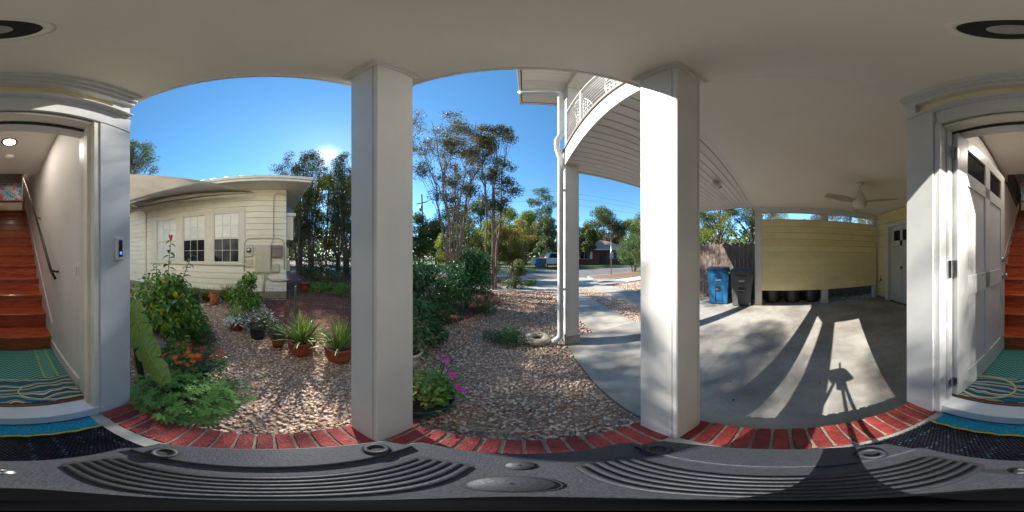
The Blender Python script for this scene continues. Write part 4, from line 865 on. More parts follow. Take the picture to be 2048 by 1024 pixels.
# chain link fence near the pavement
cf = thing('chain_link_fence', 'chain-link fence and gate frame beside the pavement', 'fence')
for x0, y0, hh in ((-1.35, 6.75, 1.05), (-.52, 6.95, 1.05)): MB().tube([(x0, y0, G), (x0, y0, G + hh)], .022, 8).build('post', M['wire'], cf, True)
MB().tube([(-1.35, 6.75, G + 1.03), (-.52, 6.95, G + 1.03)], .018, 8).build('top_rail', M['wire'], cf, True)
cw = MB()
for i in range(14):
    for sg in (-1, 1):
        x0 = -1.35 + (i - 3) * .085; x1 = x0 + sg * .5
        pts = [(x0 + (x1 - x0) * t_, 6.75 + (x0 + (x1 - x0) * t_ + 1.35) * .24, G + 1.0 * t_) for t_ in (0, 1)]
        if -1.4 < x0 < -.5 and -1.4 < x1 < -.5: cw.tube(pts, .002, 3, False)
cw.build('mesh', M['wire'], cf)

# ================================================================== TREES
def grow(seed, stems, levels, split, spread, lean, first, n_up=.35):
    r = random.Random(seed); segs = []; tips = []
    def rec(p, d, ln, rad, lv):
        n_ = 4; pts = [p]; rr = [rad]; q = p; dd = d
        for k in range(n_):
            dd = (dd + Vector((r.uniform(-1, 1), r.uniform(-1, 1), r.uniform(-.3, .6))) * .13 + Vector((0, 0, n_up * .12))).normalized()
            q = q + dd * ln / n_; pts.append(q); rr.append(rad * (1 - .4 * (k + 1) / n_))
        segs.append((pts, rr))
        if lv >= levels - 2: tips.append((q, lv)); tips.append((pts[2], lv))
        if lv < levels:
            for k in range(split if r.random() < .75 else split + 1):
                az = r.uniform(0, 6.28); s = spread * r.uniform(.6, 1.2)
                nd = (dd + (dd.orthogonal().normalized() * math.cos(az) + dd.cross(dd.orthogonal()).normalized() * math.sin(az)) * s).normalized()
                rec(q if k else pts[-1], nd, ln * r.uniform(.62, .85), rr[-1] * .72, lv + 1)
    for s in range(stems):
        a = 6.28 * s / stems + r.uniform(-.4, .4); d = Vector((math.cos(a) * lean, math.sin(a) * lean, 1)).normalized()
        rec(Vector((math.cos(a), math.sin(a), 0)) * (.12 if stems > 1 else 0), d, first * r.uniform(.85, 1.15), 1.0 if stems == 1 else .6, 0)
    return segs, tips
def tree(name, label, x, y, height, radius, seed, leafm, barkm, nleaf, ls, clump, stems=1, z0=.35, shape='round', ncl=40, lean=.3, trunk_r=.16, group=None, zb=G, cat='tree', twigs=5, fill=.5, **kw):
    """trunk or stems with limbs out to clumps of leaves placed inside the crown's outline"""
    r = random.Random(seed); o = thing(name, label, cat, (x, y, zb), 0, group); H_ = height
    cl = []
    tries = 0
    while len(cl) < ncl and tries < 6000:
        tries += 1; t = r.random() ** .8; a = r.uniform(0, 6.283)
        if shape == 'round': w_ = math.sqrt(max(0, 1 - (2 * t - .9) ** 2 / 1.25)) if t < 1 else 0
        elif shape == 'vase': w_ = .28 + .72 * min(1, t * 1.35) * (1 if t < .8 else math.sqrt(max(0, 1 - ((t - .8) / .24) ** 2)))
        else: w_ = .55 + .45 * math.sin(math.pi * min(1, t * 1.1)) * (1 if t < .85 else .7)
        rr = radius * w_ * (.35 + .65 * r.random() ** .5) * (.78 + .30 * math.sin(a * 2 + seed) + .12 * math.sin(a * 5 + t * 7))
        rr = max(0, rr - clump * .3); c = Vector((rr * math.cos(a), rr * math.sin(a), H_ * (z0 + (1 - z0) * t) - clump * .45))
        if all((c - q).length > clump * .62 for q, _ in cl): cl.append((c, clump * r.uniform(.6, 1.15)))
    mb = MB(); st = []
    for s_ in range(stems):
        a = 6.283 * s_ / stems + r.uniform(-.4, .4); ln = (lean * radius if stems > 1 else .1 * radius); pts = []
        bx, by = (.13 * math.cos(a), .13 * math.sin(a)) if stems > 1 else (0, 0)
        for k in range(9):
            t = k / 8; pts.append(Vector((bx + ln * t ** 1.3 * math.cos(a) + r.uniform(-1, 1) * .012 * H_ * min(1, t * 3), by + ln * t ** 1.3 * math.sin(a) + r.uniform(-1, 1) * .012 * H_ * min(1, t * 3), H_ * .86 * t)))
        st.append(pts); tr_ = trunk_r * (1 if stems == 1 else r.uniform(.7, 1.1)); mb.tube(pts, [max(.008, tr_ * (1 - .88 * k / 8)) for k in range(9)], 8, False)
    for c, cr in cl:
        best = min(range(stems), key=lambda i: min((q - c).length for q in st[i][2:])); P_ = st[best]
        zs = max(H_ * .14, c.z - (Vector((c.x, c.y, 0)).length * .9 + .12 * H_)); f = min(.98, zs / (H_ * .86)) * 8; k = int(f); b = P_[k].lerp(P_[min(8, k + 1)], f - k)
        m1 = b.lerp(c, .35) + Vector((r.uniform(-1, 1), r.uniform(-1, 1), r.uniform(-.5, 1))) * cr * .25; m2 = b.lerp(c, .7) + Vector((r.uniform(-1, 1), r.uniform(-1, 1), r.uniform(-.3, .8))) * cr * .3
        r0 = trunk_r * .30 * (1 - .6 * zs / H_); mb.tube([b, m1, m2, c], [r0, r0 * .7, r0 * .45, r0 * .25], 5, False)
        for j in range(twigs):
            d = Vector((r.gauss(0, 1), r.gauss(0, 1), r.gauss(.5, .8))).normalized() * cr; q = m2.lerp(c, r.random()); mb.tube([q, q + d * .5 + Vector((0, 0, .05 * cr)), q + d * r.uniform(.8, 1.15)], [r0 * .22 + .002, r0 * .14 + .0015, .0015], 3, False)
    mb.build('trunk', M[barkm], o, True)
    CP = np.array([tuple(c) for c, _ in cl]); CR = np.array([q for _, q in cl]); wt = CR ** 2 * RNG.uniform(.45, 1.4, len(CR)); k = RNG.choice(len(cl), nleaf, p=wt / wt.sum())
    off = RNG.normal(0, 1, (nleaf, 3)); off /= np.linalg.norm(off, axis=1)[:, None]; off *= (CR[k] * U(.05, 1.12, nleaf) ** fill)[:, None]; off[:, 2] *= .72
    scatter('crown', LEAF_V, LEAF_F, CP[k] + off, rotm(U(0, 6.28, nleaf), U(-1.2, .7, nleaf), U(-1, 1, nleaf)), U(ls * .6, ls * 1.3, nleaf), M[leafm], o, kind='stuff')
    return o
def at(px, dist): a = R(px / 2048 * 360 - 184); return dist * math.sin(a), dist * math.cos(a)
def top(py, dist, dz=0): return dist * math.tan(R(90 - py * .17578)) + H - G + dz
# left oak behind the sail
x, y = at(268, 12.5); tree('oak_tree', 'green oak rising behind the shade sail and metal roof', x, y, top(283, 12.5), 2.3, 3, 'l_oak', 'bark', 15000, .13, .62, z0=.45, ncl=46, trunk_r=.25, group='trees around the garden')
# trees towards the sun
for i, (px, d, py, rad, sd_, nl) in enumerate(((598, 12, 314, 1.9, 5, 14000), (622, 12.8, 306, 1.35, 6, 9500), (692, 12.3, 311, 1.8, 8, 10000), (745, 13, 300, 2.3, 9, 9000), (676, 14, 313, 1.0, 12, 5500))):
    x, y = at(px, d); tree('crape_myrtle', ['multi-stemmed backlit tree beside the metal roof', 'tall backlit tree directly below the sun', 'dark backlit tree left of the middle column', 'backlit tree hidden behind the middle column', 'slim backlit tree added between the two trees right below the sun to shade the sunlit column'][i], x, y, top(py, d), rad, sd_, 'l_sun', 'bark', nl, .11, .52, stems=4, z0=.30, shape='vase', ncl=62, lean=.5, trunk_r=.10, group='trees around the garden')  # the last, slim tree is added to dapple the sunlit column with shade
for i, (px, d, py, rad) in enumerate(((600, 27, 352, 4.2), (652, 28, 350, 4.4), (706, 27, 352, 4.2), (560, 30, 400, 4.5), (770, 29, 352, 5))):
    x, y = at(px, d); tree('background_tree', ['leafy tree behind the backlit trees, near the roof corner', 'leafy tree behind the backlit trees, below the sun', 'leafy tree behind the backlit trees, by the middle column', 'leafy tree far behind the cream house', 'leafy tree hidden behind the middle column'][i], x, y, top(py, d), rad, 20 + i, 'l_sun' if i % 2 else 'l_oak', 'bark', 20000, .26, 1.25, z0=.20, ncl=70, trunk_r=.2, group='trees around the garden')
# crape myrtles, centre
x, y = at(905, 6.9); tree('crape_myrtle', 'tall sparse crape myrtle with pale stems, left one of the two', x, y, 8.8, 2.5, 31, 'l_myr', 'barkp', 20000, .075, .46, stems=7, z0=.42, shape='vase', ncl=72, lean=.55, trunk_r=.065, twigs=9, fill=.7, group='trees around the garden')
x, y = at(985, 6.75); tree('crape_myrtle', 'tall narrow crape myrtle with pale stems, right one of the two', x, y, 8.5, 1.3, 33, 'l_myr', 'barkp', 18000, .075, .40, stems=4, z0=.40, shape='column', ncl=52, lean=.35, trunk_r=.075, twigs=8, fill=.7, group='trees around the garden')
# middle distance, centre
mids = [(838, 26, 425, 3.0, 'l_oak', 'dark tree behind the utility pole'), (905, 19, 410, 3.3, 'l_oak', 'broad green oak behind the left crape myrtle'), (958, 22, 395, 3.0, 'l_oak', 'grey-green tree between the two crape myrtles'),
        (1082, 30, 374, 3.3, 'l_far', 'tall airy tree beyond the road, left of the downspout'), (1094, 21, 428, 2.1, 'l_far', 'pale green tree shading the white pickup'), (1140, 26, 430, 3.0, 'l_far', 'green tree hidden behind the carport corner post'),
        (1178, 24, 448, 1.9, 'l_oak', 'slim tree on the lawn of the red brick house'), (1205, 37, 415, 5.0, 'l_far', 'large pale tree behind the red brick house'), (1232, 36, 440, 4.6, 'l_brown', 'brownish half-bare tree behind the street sign'),
        (1268, 38, 432, 5.0, 'l_yel', 'olive tree behind the round bush'), (1310, 30, 420, 4.5, 'l_oak', 'oak beyond the road hidden behind the sunlit column'), (1375, 24, 420, 4, 'l_far', 'oak behind the fence hidden by the sunlit column'), (1015, 31, 415, 4.2, 'l_yel', 'yellow-green tree across the road behind the rusty shrub'), (1052, 27, 422, 3.2, 'l_yel', 'yellow-green tree across the road near the white pickup'), (930, 30, 430, 4.0, 'l_far', 'pale tree across the road behind the crape myrtle stems'), (872, 24, 440, 2.4, 'l_oak', 'small dark oak right of the utility pole')]
for i, (px, d, py, rad, lm, lab) in enumerate(mids):
    x, y = at(px, d); tree('background_tree', lab, x, y, top(py, d), rad, 50 + i, lm, 'bark', 13000, .0085 * d, rad * .30, z0=.22 if d != 24 else .4, ncl=44, trunk_r=.16, fill=.4, group='trees beyond the garden')
x, y = at(1032, 9.0); tree('rusty_shrub', 'tall rusty and yellow-green shrub behind the chain-link fence', x, y, 3.4, 1.5, 71, 'l_red', 'bark', 20000, .07, .34, stems=6, z0=.10, shape='vase', ncl=46, lean=.7, trunk_r=.035)
x, y = at(980, 9.4); tree('yellow_shrub', 'yellow-green shrub between the trunks of the crape myrtles', x, y, 3.6, 1.4, 72, 'l_yel', 'bark', 14000, .07, .36, stems=5, z0=.10, ncl=44, lean=.6, trunk_r=.035)
x, y = at(935, 10.5); tree('yellow_shrub', 'dense green shrub behind the left crape myrtle stems', x, y, 3.7, 1.6, 75, 'l_oak', 'bark', 9000, .08, .42, stems=5, z0=.08, ncl=44, lean=.6, trunk_r=.035)
x, y = at(883, 9.5); tree('yellow_shrub', 'bright yellow sapling behind the dark hedge', x, y, 2.75, .65, 73, 'l_yel', 'bark', 2600, .09, .26, stems=3, z0=.25, ncl=22, lean=.5, trunk_r=.025)
x, y = at(1268, 13.9); tree('round_bush', 'rounded light green bush with branching trunk on the grass island', x, y, top(468, 13.9) - .05, 1.7, 74, 'l_bush', 'bark', 16000, .09, .46, stems=3, z0=.26, ncl=60, lean=.5, trunk_r=.05, zb=G + .05, fill=.35)
# right side beyond the fence
for i, (px, d, py, rad, lm, lab, nl) in enumerate(((1438, 13, 372, 2.9, 'l_yel', 'spreading oak beyond the cedar fence, behind the blue bin', 13000), (1502, 15, 380, 2.8, 'l_oak', 'dark oak beyond the cedar fence, behind the corner post', 13000), (1556, 20, 415, 1.9, 'l_yel', 'yellow-green tree seen over the screen, next to the corner post', 4500), (1642, 19, 418, 2.6, 'l_brown', 'grey-brown tree seen over the middle of the screen', 9000), (1700, 17, 410, 3.0, 'l_brown', 'grey-brown tree seen over the screen below the fan', 10000), (1745, 14, 412, 2.2, 'l_red', 'reddish tree seen over the screen by the back wall', 9000))):
    x, y = at(px, d); tree('background_tree', lab, x, y, top(py, d), rad, 90 + i, lm, 'bark', nl, .13, .62, z0=.42, ncl=46, trunk_r=.24, fill=.45, group='trees beyond the garden')
# far tree line all round
n_ = 0
tl_v = []; 
pos = []
for a in np.arange(0, 360, .8):
    d = 60 + 8 * math.sin(a * .7) + random.uniform(-4, 4)
    if -70 < ((a + 180) % 360) - 180 < 40 or True:
        for k in range(95): 
            pos.append((d * math.sin(R(a)) + random.gauss(0, 1.5), d * math.cos(R(a)) + random.gauss(0, 1.5), G + abs(random.random()) ** .8 * (8.5 + 1.6 * math.sin(a * .33) + 1.2 * math.sin(a * 1.7))))
pos = np.array(pos); n = len(pos)
scatter('far_woods', LEAF_V, LEAF_F, pos, rotm(U(0, 6.28, n), U(-1.2, 1.0, n), U(-1, 1, n)), U(1.0, 2.0, n), M['l_far'], kind='stuff')

# ---- leafy bushes
def bush(name, label, x, y, lumps, leafm, n, ls, cat='shrub', group=None, stems=8, shape=None, zb=G, stem_r=.006, pit=(-1.0, .8), stemm='bark'):
    o = thing(name, label, cat, (x, y, zb), 0, group); V, F = shape or (LEAF_V, LEAF_F)
    wts = np.array([a[3] ** 2 for a in lumps]); wts = wts / wts.sum(); k = RNG.choice(len(lumps), n, p=wts)
    Lp = np.array(lumps); off = RNG.normal(0, 1, (n, 3)); off /= np.linalg.norm(off, axis=1)[:, None]; rr = U(.15, 1, n) ** .45
    P_ = Lp[k, :3] + off * rr[:, None] * Lp[k, 3:4] * np.array([1, 1, .85]); ok = P_[:, 2] > .015; P_ = P_[ok]; n = len(P_)
    scatter('foliage', V, F, P_, rotm(np.arctan2(off[ok, 1], off[ok, 0]) + U(-1, 1, n), U(pit[0], pit[1], n), U(-.8, .8, n)), U(ls * .6, ls * 1.25, n), M[leafm], o, kind='stuff', sm=shape is not None)
    st_ = MB()
    for i in range(stems):
        l_ = lumps[i % len(lumps)]; st_.tube([(random.uniform(-.04, .04), random.uniform(-.04, .04), 0), (l_[0] * .4, l_[1] * .4, l_[2] * .5), (l_[0] + random.uniform(-.4, .4) * l_[3], l_[1] + random.uniform(-.4, .4) * l_[3], l_[2] + .3 * l_[3])], [stem_r, stem_r * .8, stem_r * .5], 5, False)
    st_.build('stems', M[stemm], o)
    return o
LS = leaf_shape(.42, 3, .25, .2)
# dark hedge behind the blue bowl
bush('dark_shrub', 'tall dark green shrub right of the middle column', -1.75, 2.75, [(0, 0, .55, .42), (.25, .3, .95, .40), (-.25, -.1, 1.05, .38), (.1, .1, .3, .4), (.45, .5, .6, .35), (-.35, -.4, .55, .4), (-.1, -.3, 1.0, .3)], 'l_dark', 6500, .075, shape=LS)
bush('dark_shrub', 'dark green shrub in front of the crape myrtle trunks', -1.42, 3.9, [(0, 0, .95, .45), (.3, .2, 1.2, .34), (-.3, .2, .7, .42), (.35, -.1, .8, .36), (0, .3, 1.35, .3)], 'l_dark', 6500, .075, shape=LS, stems=16, stem_r=.012)
bush('dark_shrub', 'low leafy shrub behind the blue bowl, at the column', -1.25, 1.75, [(0, 0, .35, .24), (-.15, .1, .6, .22), (.05, .2, .2, .2)], 'l_dark', 1700, .06, shape=LS)
bush('green_shrub', 'small yellow-green shrub below the crape myrtles', -.95, 3.7, [(0, 0, .2, .2), (.1, .1, .45, .16), (.15, -.05, .12, .2)], 'l_herb', 1500, .04)
bush('trailing_herb', 'low dark spreading plant left of the painted tyre', -.24, 2.36, [(0, 0, .07, .22), (-.2, .05, .06, .16), (.18, -.05, .06, .14), (.05, .1, .12, .15)], 'l_dark', 2600, .032, stem_r=.003)
bush('fence_vine', 'leafy vine on the stump and post beside the pavement', -.35, 6.95, [(0, 0, .35, .25), (-.1, 0, .75, .25), (.15, 0, 1.05, .25), (-.35, 0, .2, .25), (.1, 0, .1, .3)], 'l_herb', 2500, .07, stem_r=.02)
bush('fence_vine', 'low vine clump at the pavement edge', .25, 7.6, [(0, 0, .1, .22), (.2, 0, .15, .18)], 'l_lime', 700, .06)
bush('potato_vine', 'bright green ground-cover patch on the red mulch', -6.1, 2.1, [(0, 0, .08, .35), (.5, .3, .08, .4), (-.5, -.3, .08, .35), (1.0, .5, .1, .38), (.3, -.3, .06, .3), (1.4, .9, .12, .4)], 'l_lime', 4200, .085, stem_r=.004)
bush('green_shrub', 'green shrub behind the mesh fence at the house corner', -7.3, 2.0, [(0, 0, .45, .5), (.4, .3, .3, .4), (-.5, 0, .7, .5), (1.1, .8, .3, .5), (2.0, 2.2, .4, .6)], 'l_oak', 4200, .09)
bush('green_shrub', 'leafy undergrowth below the backlit trees', -9.0, 5.0, [(0, 0, .6, .8), (1, 1, .5, .7), (-1.5, -1, .8, .9), (-1, -2, .7, .8)], 'l_sun', 4200, .12)
# ---- potted plants
def pot(parent, r0, r1, h_, m, z=0, rim=.012, n=28):
    MB().lathe([(.001, z), (r0, z), (r0 + (r1 - r0) * .55, z + h_ * .5), (r1, z + h_ * .86), (r1 + rim, z + h_ * .86), (r1 + rim, z + h_), (r1 - .008, z + h_), (r1 - .014, z + h_ * .86)], n).build('pot', M[m], parent, True)
    MB().lathe([(.001, z + h_ * .88), (r1 - .012, z + h_ * .86)], 20).build('soil', M['potsoil'], parent)
def bowlpot(parent, r1, h_, m, n=32):
    MB().lathe([(.001, 0), (r1 * .62, 0), (r1 * .86, h_ * .16), (r1 * .98, h_ * .45), (r1 * 1.0, h_ * .80), (r1 * 1.06, h_ * .82), (r1 * 1.07, h_ * .98), (r1 * 1.02, h_), (r1 * .95, h_ * .95), (r1 * .90, h_ * .8)], n).build('pot', M[m], parent, True)
    MB().lathe([(.001, h_ * .88), (r1 * .93, h_ * .85)], 20).build('soil', M['potsoil'], parent)
def blade_mesh(w=.05, droop=.5, seg=7, thick=.25, m='l_aloe'):
    v = []; f = []
    for i in range(seg + 1):
        t = i / seg; ww = w * (1 - t ** 1.6) * .5 + .0015; x = math.sin(t * droop) / max(droop, .01); z = -(1 - math.cos(t * droop)) / max(droop, .01)
        v += [(x, ww, z + thick * ww), (x, 0, z - thick * ww * .8), (x, -ww, z + thick * ww)]
    for i in range(seg): a = i * 3; f += [(a, a + 1, a + 4, a + 3), (a + 1, a + 2, a + 5, a + 4)]
    t_ = MB().add(v, f); return t_.mesh(M[m], True, 'blade')
BL = [blade_mesh(.085, d) for d in (.15, .5, .9)]
def aloe(x, y, r1, h_, label, nb, ln, seed, potm='terra', bowl=True, spread=.9, name='aloe_pot'):
    o = thing(name, label, 'potted plant', (x, y, G), 0, 'potted plants along the gravel path'); r = random.Random(seed)
    (bowlpot(o, r1, h_, potm) if bowl else pot(o, r1 * .72, r1, h_, potm))
    for i in range(nb):
        t = (i + .5) / nb; az = i * 2.399 + r.uniform(-.3, .3); pit = R(88) - t * spread * r.uniform(.75, 1.15); l_ = ln * r.uniform(.65, 1.1)
        rr = r1 * .7 * t ** .8
        link('leaf_blade', BL[0 if t < .4 else (1 if t < .8 else 2)] , o, (rr * math.cos(az), rr * math.sin(az), h_ * .93), (0, -pit, az), (l_, l_, l_))
    return o
aloe(-2.00, .43, .175, .25, 'terracotta bowl of spiky aloe, first to the right of the green post', 95, .42, 1)
a2 = aloe(-1.70, .81, .175, .25, 'terracotta bowl of aloe half hidden by the middle column', 75, .38, 2)
for o_, pts in ((0, [(-1.93, .52, .03), (-1.84, .60, .0), (-1.80, .66, -.08), (-1.80, .72, -.145)]),):
    pass
w_ = thing('drooping_leaf', 'dry straw-coloured leaf hanging over the rim of the first aloe bowl', 'leaf', (-1.86, .50, 0))
MB().add([(-.10, -.03, .08), (-.07, -.06, .08), (.0, .02, .06), (.03, -.02, .06), (.07, .07, -.06), (.095, .045, -.06), (.10, .13, -.15)], [(0, 1, 3, 2), (2, 3, 5, 4), (4, 5, 6)]).build('blade', mat('straw_leaf', (.42, .36, .14), (.34, .28, .10), rough=.6, trans=.2), w_)
# small terracotta with silver herb, black pot, alyssum
def herb_pot(x, y, r1, h_, potm, label, lm, n, ls, lumps, shape=None, name='potted_herb'):
    o = thing(name, label, 'potted plant', (x, y, G), 0, 'potted plants along the gravel path'); pot(o, r1 * .72, r1, h_, potm)
    V, F = shape or (LEAF_V, LEAF_F); k = RNG.integers(0, len(lumps), n); Lp = np.array(lumps); off = RNG.normal(0, 1, (n, 3)); off /= np.linalg.norm(off, axis=1)[:, None]
    P_ = Lp[k, :3] + off * (U(.1, 1, n) ** .5)[:, None] * Lp[k, 3:4]; P_[:, 2] = np.maximum(P_[:, 2], h_ * .6)
    scatter('foliage', V, F, P_, rotm(U(0, 6.28, n), U(-.6, 1.1, n), U(-.8, .8, n)), U(ls * .6, ls * 1.25, n), M[lm], o, kind='stuff')
    st_ = MB()
    for i in range(12):
        l_ = random.choice(lumps); st_.tube([(random.uniform(-.03, .03), random.uniform(-.03, .03), h_ * .8), (l_[0] + random.uniform(-.5, .5) * l_[3], l_[1] + random.uniform(-.5, .5) * l_[3], l_[2] + .3 * l_[3])], .003, 4, False)
    st_.build('stems', M['stem'], o)
    return o
def flowers(parent, P_, size, m, petals=5, name='flower', cup=.35, single=True):
    """each bloom an object: a ring of petals"""
    t = MB()
    for k in range(petals):
        a = 6.283 * k / petals; c, s = math.cos(a), math.sin(a); wv_ = .9 / petals * 3.0
        pts = [(0, 0, 0), (.6, wv_ * .5, cup * .5), (1, wv_ * .25, cup), (1, -wv_ * .25, cup), (.6, -wv_ * .5, cup * .5)]
        t.add([(x * c - y * s, x * s + y * c, z) for x, y, z in pts], [(0, 1, 2, 3, 4)])
    if petals > 8:
        for k in range(petals // 2):
            a = 6.283 * (k + .5) / (petals // 2); c, s = math.cos(a), math.sin(a); t.add([(x * c - y * s, x * s + y * c, z + .12) for x, y, z in [(0, 0, 0), (.4, .2, .1), (.6, 0, .25), (.4, -.2, .1)]], [(0, 1, 2, 3)])
    me = t.mesh(M[m], False, 'flower')
    for p_ in P_: link(name, me, parent, p_[:3], (random.uniform(-.6, .6), random.uniform(-.6, .6) + (.3 if len(p_) > 3 else 0), random.uniform(0, 6)), (size * random.uniform(.8, 1.15),) * 3)
herb_pot(-2.25, .15, .105, .16, 'terra', 'small terracotta pot of grey-green herb between the black pot and the aloe', 'l_sage', 900, .035, [(0, 0, .22, .12), (-.1, -.05, .18, .1), (.1, .05, .2, .1)])
MB_ = herb_pot(-2.52, -.15, .14, .24, 'potblack', 'black nursery pot with frothy white-flowered grey foliage', 'l_sage', 2200, .035, [(0, 0, .34, .18), (.1, .14, .32, .15), (-.08, -.14, .34, .15), (.16, .26, .26, .13), (0, .1, .42, .14)])
P_ = [(random.gauss(.05, .12), random.gauss(.04, .16), .40 + random.uniform(-.08, .12)) for _ in range(90)]; flowers(MB_, P_, .019, 'f_white', 5)
al = herb_pot(-2.80, -.53, .125, .17, 'terra', 'red-brown pot of white alyssum with tall green blades', 'l_sage', 700, .03, [(0, 0, .20, .15), (-.05, -.14, .2, .1), (0, .14, .2, .1)])
P_ = [];
for _ in range(230):
    a = random.uniform(0, 6.28); rr = random.uniform(.06, .22); P_.append((rr * math.cos(a) + .03, rr * math.sin(a) * 1.15, .27 - rr * .5 + random.uniform(-.02, .06)))
flowers(al, P_, .026, 'f_white', 6)
for i in range(18):
    az = random.uniform(0, 6.28); l_ = random.uniform(.30, .55); link('leaf_blade', BL[0], al, (.04 * math.cos(az), .04 * math.sin(az), .15), (0, -random.uniform(.9, 1.5), az), (l_, l_ * .8, l_))
# pots by the house
g1 = thing('grass_pot', 'dull mauve pot of grassy leaves against the cream wall', 'potted plant', (-4.15, -1.98, G)); pot(g1, .10, .13, .20, 'potgrey')
def tuft(parent, n, ln, z, m, sp=1.0, wd=.02, name='grass_blades', r0=.06):
    me = []; V = [(0, -.5, 0), (0, .5, 0), (.5, .35, .05), (.5, -.35, .05), (1, 0, -.08)]; V = [(a, b * wd / max(ln, .01), c) for a, b, c in V]; F = [(0, 1, 2), (0, 2, 3), (3, 2, 4)]
    a = U(0, 6.28, n); pit = U(1.45 - sp, 1.5, n)
    scatter(name, V, F, np.stack([r0 * np.cos(a) * U(0, 1, n), r0 * np.sin(a) * U(0, 1, n), np.full(n, z)], 1), rotm(a, pit, U(-.3, .3, n)), U(ln * .6, ln * 1.1, n), M[m], parent, kind='stuff')
tuft(g1, 260, .38, .17, 'l_grass', .9)
g2 = thing('strawberry_pot', 'orange terracotta strawberry pot with side pockets against the cream wall', 'pot', (-4.25, -1.45, G))
MB().lathe([(.001, 0), (.09, 0), (.115, .12), (.10, .20), (.115, .28), (.13, .34), (.125, .35), (.11, .34)], 24).build('pot', M['terralight'], g2, True)
for az, z in ((0, .12), (1.3, .2), (-1.0, .22), (2.4, .1)): MB().tube([(.085 * math.cos(az), .085 * math.sin(az), z), (.145 * math.cos(az), .145 * math.sin(az), z + .05)], [.02, .035], 10).build('pocket', M['terralight'], g2, True)
MB().lathe([(.001, .33), (.11, .33)], 16).build('soil', M['potsoil'], g2)
for i, (x, y, l_, lab) in enumerate(((-4.6, -1.75, .45, 'ornamental grass tuft by the cream wall, left of the strawberry pot'), (-4.75, -1.15, .60, 'yellowish ornamental grass tuft by the cream wall, right of the strawberry pot'), (-4.6, -2.5, .45, 'ornamental grass tuft by the cream wall under the middle window'))):
    o = thing('grass_tuft', lab, 'plant', (x, y, G)); tuft(o, 420, l_, .0, 'l_grass', 1.0, .018, r0=.14)
# broad leafy plant by the meter
bush('leafy_plant', 'leafy green plant with yellowing leaves below the electric meter', -3.95, -.62, [(0, 0, .35, .3), (.1, .25, .3, .25), (-.1, -.2, .3, .25), (0, .1, .65, .22), (.05, .2, .85, .16)], 'l_hib', 1500, .10, shape=leaf_shape(.5, 4, .3, .15), stems=10)
# red pots beyond the fence
rp_ = thing('terracotta_pot', 'large terracotta tub behind the wire fence at the house corner', 'pot', (-6.1, 1.42, G)); pot(rp_, .15, .20, .36, 'terra')
rp_ = thing('terracotta_pot', 'terracotta pot on a red stand below the backlit trees', 'pot', (-6.9, 2.75, G + .18)); pot(rp_, .12, .17, .30, 'terra')
rs_ = thing('plant_stand', 'low bright red plant stand under the terracotta pot', 'stand', (-6.9, 2.75, G)); MB().lathe([(.001, .15), (.25, .15), (.25, .178), (.001, .178)], 20).build('top', M['f_red'], rs_)
for k in range(4): MB().tube([(.2 * math.cos(k * 1.57), .2 * math.sin(k * 1.57), .15), (.26 * math.cos(k * 1.57), .26 * math.sin(k * 1.57), 0)], .012, 6).build('leg', M['f_red'], rs_)
tuft(rp_, 120, .3, .26, 'l_grass', 1.0)
# rock by the column
V, F = ico(2, .22, 9, .75); ro = scatter('rock', V, F, [(0, 0, .04)], rotm([.4], [.1], [.1]), [(.075, .06, .075)], mat('pale_rock', (.42, .36, .31), (.28, .23, .19), scale=12, rough=.9, bump=.5), loc=(-1.62, .85, G)); tag(ro, 'pale angular rock on the gravel left of the middle column', 'rock')
# ---- foreground left: hibiscus, geranium, banana leaf, marigolds
hib = thing('hibiscus_bush', 'big leafy hibiscus with one red bloom and yellowing leaves beside the left pier', 'shrub', (-1.82, -1.42, G))
LH = leaf_shape(.62, 4, .35, .22)
lumps = [(0, 0, .62, .30), (-.25, .1, .80, .27), (.12, .25, .58, .24), (.1, -.2, .75, .28), (-.2, -.25, .85, .28), (-.1, .3, .50, .24), (-.35, -.1, .60, .26), (-.1, .12, .95, .20), (.02, .42, .66, .20), (-.3, .40, .35, .20), (0, .2, .3, .24)]
k = RNG.integers(0, len(lumps), 3600); Lp = np.array(lumps); off = RNG.normal(0, 1, (3600, 3)); off /= np.linalg.norm(off, axis=1)[:, None]
P_ = Lp[k, :3] + off * (U(.3, 1, 3600) ** .4)[:, None] * Lp[k, 3:4]
scatter('foliage', *LH, P_, rotm(np.arctan2(off[:, 1], off[:, 0]) + U(-.8, .8, 3600), U(-1.0, .5, 3600), U(-.6, .6, 3600)), U(.04, .085, 3600), M['l_hib'], hib, sm=True, kind='stuff')
lm_ = MB().add(*LH).mesh(M['l_hibone'], True, 'leaf'); ly_ = MB().add(*LH).mesh(M['l_ylf'], True, 'leaf')
shoots = [((-.10, .05, .7), (-.18, .02, 1.1), (-.14, .10, 1.60)), ((.0, .1, .7), (-.12, .28, 1.0), (-.20, .42, 1.42)), ((.1, .1, .5), (.2, .35, .75), (.28, .55, .95)), ((-.2, -.2, .7), (-.3, -.3, 1.0), (-.25, -.25, 1.25)), ((0, .2, .5), (.1, .45, .8), (.0, .62, .98))]
for sh in shoots:
    MB().tube([(0, 0, 0)] + list(sh), [.012, .009, .007, .004], 6).build('stem', M['bark'], hib, True)
    a, b, c = [Vector(s) for s in sh]
    for j in range(24):
        t = j / 23; q = a.lerp(b, t * 2) if t < .5 else b.lerp(c, t * 2 - 1); az = j * 2.4; l_ = random.uniform(.10, .155) * (1 - .3 * t)
        link('leaf', lm_, hib, q, (random.uniform(-.3, .3), -random.uniform(-.4, .5), az), (l_,) * 3)
